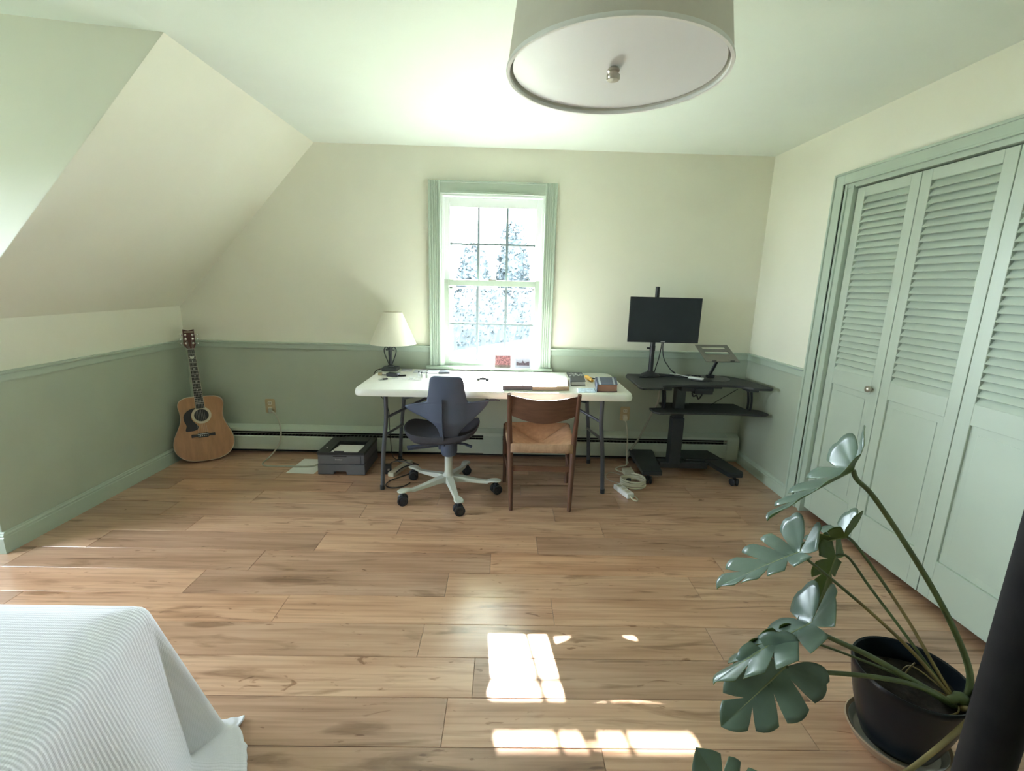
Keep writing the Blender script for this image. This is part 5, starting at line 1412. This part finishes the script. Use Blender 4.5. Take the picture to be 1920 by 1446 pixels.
# ================================================================== BED
BX, BY, BZT = 1.535, -2.615, 0.548
b_ = thing('bed', (0.4, -3.6, 0), 'bed under the white ribbed bedspread', 'bed')
MB().prism(rrect(-1.10, BX - 0.03, -4.60, BY - 0.03, 0.05, 4), (0, 0, 0.30), X, Y, (0, 0, BZT - 0.012 - 0.30)).build('mattress', M_PILLOW, b_, bevel=0.02)
MB().box(-1.08, BX - 0.05, -4.58, BY - 0.05, 0.20, 0.30).build('bed_frame', M_WOODF, b_, bevel=0.005)
for xx in (-1.0, BX - 0.12):
    for yy in (-4.5, BY - 0.12):
        MB().box(xx - 0.03, xx + 0.03, yy - 0.03, yy + 0.03, 0, 0.20).build('leg', M_WOODF, b_, bevel=0.004)
OVX, OVY = 0.74, 0.60
def spread(s_, t_):
    """s_: cloth distance beyond the right mattress edge, t_: beyond the far edge (negative on top)"""
    skew = 0.20 * max(0.0, min(1.0, -t_ / 0.5)) * 0.5
    bx0 = BX + skew
    if s_ <= 0 and t_ <= 0:
        e = min(-s_, -t_)
        z = BZT - 0.022 * math.exp(-e / 0.035)
        z += 0.004 * sin(s_ * 11 + t_ * 5) * min(1, e / 0.2)
        return Vector((bx0 + s_, BY + t_, z))
    if s_ > 0 and t_ <= 0:
        base, dirv, r, th = Vector((bx0, BY + t_, 0)), Vector((1, 0, 0)), s_, 0.0
        al = 7 + 11 * math.exp(-((t_ + 0.20) / 0.13) ** 2) + 5 * sin(t_ * 11.0) * min(1, max(0, (-t_ - 0.35) / 0.2))
    elif t_ > 0 and s_ <= 0:
        base, dirv, r, th = Vector((bx0 + s_, BY, 0)), Vector((0, 1, 0)), t_, 90.0
        al = 8 + 4 * sin(s_ * 12.0) * min(1, r / 0.15)
    else:
        a = atan2(t_, s_)
        th = math.degrees(a)
        r = hypot(s_, t_)
        base, dirv = Vector((bx0, BY, 0)), Vector((cos(a), sin(a), 0))
        al = 7 + 11 * math.exp(-((0.20) / 0.13) ** 2) - 2.5 * math.exp(-((th - 12) / 8) ** 2) + 8 * math.exp(-((th - 40) / 16) ** 2)
        r *= max(cos(a), sin(a)) ** 0.85
    al = radians(max(4, al))
    R = 0.05
    arc = R * (pi / 2 - al)
    if r < arc:
        g_ = r / R
        out, dn = R * sin(g_), R * (1 - cos(g_))
    else:
        g_ = pi / 2 - al
        out, dn = R * sin(g_) + (r - arc) * sin(al), R * (1 - cos(g_)) + (r - arc) * cos(al)
    z = BZT - 0.022 - dn
    if z < 0.012:
        out += (0.012 - z) * (0.7 if t_ <= 0 else 0.7 * max(0.0, min(1.0, (32 - th) / 20)))
        z = 0.012 + 0.002 * sin(r * 60)
    return base + dirv * out + Z * z
def axis_samples(lo, hi, fine_lo, fine_hi, nf, nc):
    a = [lo + (fine_lo - lo) * k / nc for k in range(nc)]
    return a + [fine_lo + (hi - fine_lo) * k / nf for k in range(nf + 1)]
ss = axis_samples(-2.6, OVX, -0.12, OVX, 52, 26)
tt = axis_samples(-1.95, OVY, -0.9, OVY, 100, 10)
m_ = MB(); m_.uv = []
for s_ in ss:
    for t_ in tt:
        m_.v.append(spread(s_, t_)); m_.uv.append((s_ + 5, t_ + 5))
nt_ = len(tt)
for i in range(len(ss) - 1):
    for k in range(nt_ - 1):
        m_.face((i * nt_ + k, (i + 1) * nt_ + k, (i + 1) * nt_ + k + 1, i * nt_ + k + 1))
bs = m_.build('bedspread', M_SPREAD, smooth=75, solid=0.006)
tag(bs, 'white ribbed cotton bedspread draped over the bed corner', 'bedspread')

# ================================================================== BLACK POLE
PXc, PYc = 3.225, -3.240
po = thing('floor_pole', (PXc, PYc, 0), 'thick black upright pole in front of the potted plant', 'pole')
MB().lathe([(0.0285, 0.018), (0.0285, 1.55), (0.025, 1.56), (0.0, 1.562)], (PXc, PYc, 0), 28).build('pole', M_POLE, po, smooth=40)
MB().lathe([(0.16, 0.0), (0.165, 0.006), (0.16, 0.014), (0.06, 0.020), (0.034, 0.03), (0.0, 0.031)], (PXc, PYc, 0), 36).build('base', M_POLE, po, smooth=40)

# ================================================================== POTTED PLANT
QX, QY = 3.853, -2.524
sc_ = MB().lathe([(0.0, 0.004), (0.105, 0.004), (0.112, 0.0), (0.120, 0.004), (0.137, 0.034), (0.141, 0.040), (0.137, 0.043), (0.131, 0.038), (0.116, 0.012), (0.0, 0.010)], (QX, QY, 0), 48)
sa = thing('plant_saucer', (QX, QY, 0), 'round clay saucer with a chalky inside under the dark plant pot', 'saucer')
sc_.build('dish', M_SAUCER, sa, smooth=40)
MB().lathe([(0.0, 0.0105), (0.114, 0.0115), (0.129, 0.036), (0.128, 0.037), (0.112, 0.0135), (0.0, 0.0125)], (QX, QY, 0), 48).build('glaze', M_SAUCERIN, sa, smooth=40)

pl = thing('potted_plant', (QX, QY, 0.013), 'large monstera plant leaning out of a dark blue glazed pot', 'plant')
MB().lathe([(0.0, 0.0), (0.085, 0.0), (0.096, 0.008), (0.112, 0.05), (0.131, 0.12), (0.145, 0.185), (0.153, 0.235), (0.156, 0.250), (0.153, 0.257), (0.147, 0.254), (0.140, 0.222), (0.134, 0.19), (0.0, 0.188)], (QX, QY, 0.013), 56).build('pot', M_POT, pl, smooth=40)
def soil(u, v):
    a = u * 2 * pi; r = v * 0.139
    return (QX + r * cos(a), QY + r * sin(a), 0.213 + 0.010 * sin(a * 3 + r * 50) * v + 0.012 * (1 - v))
MB().grid(25, 7, soil).build('soil', M_SOIL, pl, smooth=60)

STEMS = {
'A': [(3.683, -2.353, 0.870), (3.696, -2.360, 0.840), (3.754, -2.374, 0.783), (3.877, -2.437, 0.596), (3.960, -2.506, 0.430), (3.990, -2.567, 0.300), (3.965, -2.590, 0.210)],
'B': [(3.727, -2.327, 0.619), (3.747, -2.341, 0.602), (3.799, -2.379, 0.528), (3.874, -2.449, 0.402), (3.930, -2.529, 0.276), (3.960, -2.585, 0.205)],
'C': [(3.498, -2.434, 0.625), (3.519, -2.439, 0.605), (3.618, -2.457, 0.530), (3.730, -2.489, 0.441), (3.850, -2.525, 0.333), (3.955, -2.583, 0.210)],
'D': [(3.704, -2.322, 0.545), (3.747, -2.324, 0.541), (3.798, -2.373, 0.463), (3.874, -2.439, 0.354), (3.920, -2.522, 0.270), (3.950, -2.583, 0.210)],
'E': [(3.466, -2.577, 0.485), (3.503, -2.585, 0.452), (3.644, -2.591, 0.387), (3.800, -2.599, 0.300), (3.925, -2.600, 0.226)],
'F': [(3.375, -2.628, 0.382), (3.416, -2.631, 0.371), (3.576, -2.627, 0.356), (3.731, -2.617, 0.324), (3.828, -2.608, 0.282), (3.925, -2.600, 0.222)],
'G': [(3.458, -2.509, 0.373), (3.558, -2.515, 0.355), (3.675, -2.525, 0.316), (3.800, -2.550, 0.275), (3.920, -2.590, 0.215)],
'H': [(3.940, -2.610, 0.225), (3.905, -2.670, 0.272), (3.802, -2.715, 0.240), (3.655, -2.765, 0.190), (3.476, -2.816, 0.145), (3.294, -2.847, 0.128), (3.181, -2.849, 0.151)],
'I': [(4.165, -2.684, 0.30), (4.091, -2.648, 0.265), (4.020, -2.612, 0.270), (3.950, -2.600, 0.222)],
'J': [(4.179, -2.678, 0.27), (4.107, -2.649, 0.262), (4.020, -2.618, 0.262), (3.950, -2.600, 0.220)]}
RAD = {'A': (0.0075, 0.0095), 'B': (0.0045, 0.0055), 'C': (0.0040, 0.0060), 'D': (0.0042, 0.0050), 'E': (0.0055, 0.0110), 'F': (0.0050, 0.0085), 'G': (0.0035, 0.0045), 'H': (0.0085, 0.0050), 'I': (0.003, 0.004), 'J': (0.003, 0.004)}
for k, p in STEMS.items():
    P = smoothpts(p, 6)
    r0, r1 = RAD[k]
    mm = M_STEM if k not in ('C', 'B', 'H', 'I', 'J') else M_STEMB
    if k in 'BC': # green towards the leaf, browning towards the root
        h_ = len(P) // 2
        rs = [r0 + (r1 - r0) * i / (len(P) - 1) for i in range(len(P))]
        MB().tube(P[:h_ + 1], rs[:h_ + 1], 8).build('stem', M_STEM, pl, smooth=60)
        MB().tube(P[h_:], rs[h_:], 8).build('stem', M_STEMB, pl, smooth=60)['label'] = 'browning lower stem'
    else:
        MB().tube(P, [r0 + (r1 - r0) * i / (len(P) - 1) for i in range(len(P))], 8).build('stem', mm, pl, smooth=60)
tk = MB().tube(smoothpts([(3.930, -2.580, 0.195), (3.950, -2.590, 0.215), (3.955, -2.595, 0.238), (3.930, -2.598, 0.248), (3.905, -2.60, 0.240)], 4), [0.016] * 6 + [0.02] * 6 + [0.012] * 5, 10).build('trunk', M_STEM, pl, smooth=60)
for k, p in enumerate([[(3.945, -2.58, 0.225), (3.90, -2.55, 0.232), (3.88, -2.53, 0.205)], [(3.86, -2.52, 0.300), (3.845, -2.515, 0.26), (3.842, -2.51, 0.205)], [(3.93, -2.57, 0.24), (3.885, -2.49, 0.26), (3.87, -2.47, 0.205)], [(3.94, -2.60, 0.225), (3.90, -2.635, 0.235), (3.87, -2.62, 0.205)]]):
    MB().tube(smoothpts(p, 5), 0.0025, 6).build('aerial_root', M_STEMB, pl, smooth=60)

OUT = [(-0.02, 0.02), (-0.20, 0.08), (-0.31, 0.24), (-0.24, 0.42), (-0.02, 0.54), (0.22, 0.56), (0.46, 0.49), (0.68, 0.37), (0.86, 0.22), (0.97, 0.08), (1.02, 0.0)]
ROOT = [(0, 0), (0, 0), (0, 0), (0.0, 0), (0.02, 0), (0.10, 0), (0.24, 0), (0.41, 0), (0.60, 0), (0.80, 0), (0.97, 0)]
def leaf(attach, fdir, nrm, L, wide=1.0, fold=18, droop=0.25, lobe=0.25, curl=0.15, slits=(0.42, 0.54, 0.66, 0.78), depth=0.62, seed=0, hang=0.0, foldL=None, foldR=None, lobeL=None, lobeR=None, upL=0.0, upR=0.0, hw=0.024):
    """monstera leaf: attach = where the stalk meets the blade, fdir = midrib, nrm = upper side; u runs to the tip, v to the left of it"""
    rnd = random.Random(seed)
    f = Vector(fdir).normalized()
    n_ = Vector(nrm); n_ = (n_ - f * n_.dot(f)).normalized()
    s_ = n_.cross(f)
    a0 = Vector(attach)
    m_ = MB()
    NR = 7
    for side in (1, -1):
        fo = radians((foldL if side > 0 else foldR) if (foldL if side > 0 else foldR) is not None else fold)
        lo_ = (lobeL if side > 0 else lobeR) if (lobeL if side > 0 else lobeR) is not None else lobe
        ks = [q + rnd.uniform(-0.012, 0.012) for q in slits]
        hw = 0.020
        up_ = upL if side > 0 else upR
        samp = set()
        for i in range(45): samp.add(round(i / 44, 4))
        for q in ks:
            samp |= {round(q - hw, 4), round(q - hw * 0.45, 4), round(q, 4), round(q + hw * 0.45, 4), round(q + hw, 4)}
        samp = sorted(x for x in samp if 0 <= x <= 1)
        base = len(m_.v)
        bounds = [0.30] + ks + [1.0]
        for sv in samp:
            om, rt = lerpcurve([(*p, 0) for p in OUT], sv), lerpcurve([(*p, 0) for p in ROOT], sv)
            rho = 1.0
            fo2 = fo + radians(up_) * math.exp(-(sv / 0.36) ** 2)
            for q in ks:
                d = abs(sv - q)
                if d < hw:
                    t = d / hw
                    rho = min(rho, 1 - depth * (1 - t ** 0.8))
            fi = 0.0
            for b0, b1 in zip(bounds[:-1], bounds[1:]):
                if b0 <= sv <= b1 and b1 > b0:
                    fi = sin(pi * (sv - b0) / (b1 - b0))
            if sv > 0.3: rho *= 0.90 + 0.10 * fi
            for r_ in range(NR):
                q = r_ / (NR - 1) * rho
                u = (rt.x + (om.x - rt.x) * q) * L
                v = (rt.y + (om.y - rt.y) * q) * L * wide
                # fold about the midrib, margins curl, tip droops, back lobes rise
                vv = v / L
                y_ = v * cos(fo2)
                w_ = v * sin(fo2) - curl * L * vv * vv * 1.6 - hang * L * max(0, vv - 0.22) ** 1.3
                if u > 0: w_ -= droop * L * (u / L) ** 2
                else: w_ += lo_ * (-u) * 2.2
                w_ += 0.018 * L * fi * q * (1 if r_ else 0) - 0.010 * L * (1 - fi) * q
                uu = u * (1 - 0.25 * droop * abs(u / L)) if u > 0 else u * (1 - 0.4 * min(1, abs(lo_)))
                m_.v.append(a0 + f * uu + s_ * (side * y_) + n_ * w_)
        for i in range(len(samp) - 1):
            for r_ in range(NR - 1):
                a = base + i * NR + r_
                q = (a, a + NR, a + NR + 1, a + 1)
                m_.face(q if side < 0 else q[::-1])
    bm = bmesh.new()
    me = bpy.data.meshes.new('leaf')
    org = root_loc(pl)
    me.from_pydata([tuple(p - org) for p in m_.v], [], m_.f)
    bm.from_mesh(me)
    bmesh.ops.remove_doubles(bm, verts=bm.verts, dist=0.0004)
    bm.normal_update()
    # make sure the upper side faces nrm
    if sum(fc.normal.dot(n_) * fc.calc_area() for fc in bm.faces) < 0:
        bmesh.ops.reverse_faces(bm, faces=bm.faces)
    bm.to_mesh(me); bm.free()
    me.materials.append(M_LEAFT); me.materials.append(M_LEAFB)
    for p in me.polygons: p.use_smooth = True
    o = bpy.data.objects.new('leaf', me); COL.objects.link(o); o.parent = pl
    md = o.modifiers.new('thickness', 'SOLIDIFY'); md.thickness = 0.0014; md.offset = -1; md.material_offset = 1; md.material_offset_rim = 1
    mid = []
    for i in range(13):
        u = i / 12 * 0.96
        mid.append(a0 + f * (u * L * (1 - 0.25 * droop * u)) + n_ * (-droop * L * u * u - 0.0010))
    MB().tube(mid, [0.0032 - 0.0024 * i / 12 for i in range(13)], 6).build('midrib', M_VEIN, o, smooth=60)
    return o

CR, CU, CF = _r, _u, _f          # directions across, up and away, used to turn each leaf
def D(a, b, c): return CR * a + CU * b + CF * c
leaf(STEMS['A'][0], D(-0.88, -0.40, -0.05), D(-0.38, 0.88, 0.30), 0.330, wide=0.72, fold=10, droop=0.06, lobe=0.25, upL=75, upR=58, seed=1)
leaf(STEMS['B'][0], D(-0.80, -0.22, 0.30), D(-0.10, 0.90, 0.34), 0.230, wide=0.80, fold=22, droop=0.25, lobe=0.3, upL=25, upR=55, seed=2)
leaf(STEMS['C'][0], D(-0.86, -0.34, 0.06), D(-0.28, 0.88, 0.62), 0.285, wide=0.80, foldL=-18, foldR=48, droop=0.06, lobe=0.3, upL=30, upR=25, seed=3)
leaf(STEMS['D'][0], D(-0.30, -0.92, 0.10), D(-0.45, 0.30, 0.85), 0.230, wide=0.75, fold=12, droop=0.05, lobe=0.2, seed=4, slits=(0.45, 0.6, 0.75))
leaf(STEMS['E'][0], D(-0.90, -0.36, -0.08), D(-0.30, 0.86, 0.60), 0.345, wide=0.62, foldL=-30, foldR=12, droop=0.08, lobe=0.2, upL=80, upR=65, seed=5, hang=0.2)
leaf(STEMS['F'][0], D(-0.76, -0.62, -0.10), D(-0.30, 0.30, -0.88), 0.250, wide=0.78, fold=8, droop=0.05, lobe=0.25, seed=6, slits=(0.44, 0.60, 0.76), depth=0.72, hw=0.03, upR=22)
leaf(STEMS['G'][0], D(-0.95, -0.1, 0.1), D(0.1, 0.75, 0.6), 0.20, wide=0.9, fold=20, droop=0.3, lobe=0.4, seed=7)
leaf((3.190, -2.865, 0.105), D(-0.50, 0.80, 0.2), D(-0.2, 0.5, -0.8), 0.215, wide=1.0, fold=8, droop=0.1, lobe=0.3, seed=8)

# ------------------------------------------------------------------ repeats share a group
GROUPS = {'envelope': 'white envelopes beside the table lamp', 'glass_vial': 'small vials on the table', 'postcard': 'postcards in the window', 'tree': 'trees behind the hedge',
          'wall_outlet': 'brass outlets on the back wall', 'pen': 'pens on the table', 'loose_cable': 'loose cables under the table', 'monitor_cable': 'cables below the monitor',
          'charging_cable': 'white cables on the table', 'power_strip': 'power strips on the floor', 'paper_sheet': 'loose white sheets of paper'}
for o in list(COL.objects):
    if o.parent is None and o.get('category'):
        st = o.name.split('.')[0]
        if st in GROUPS and not o.get('group'):
            o['group'] = GROUPS[st]
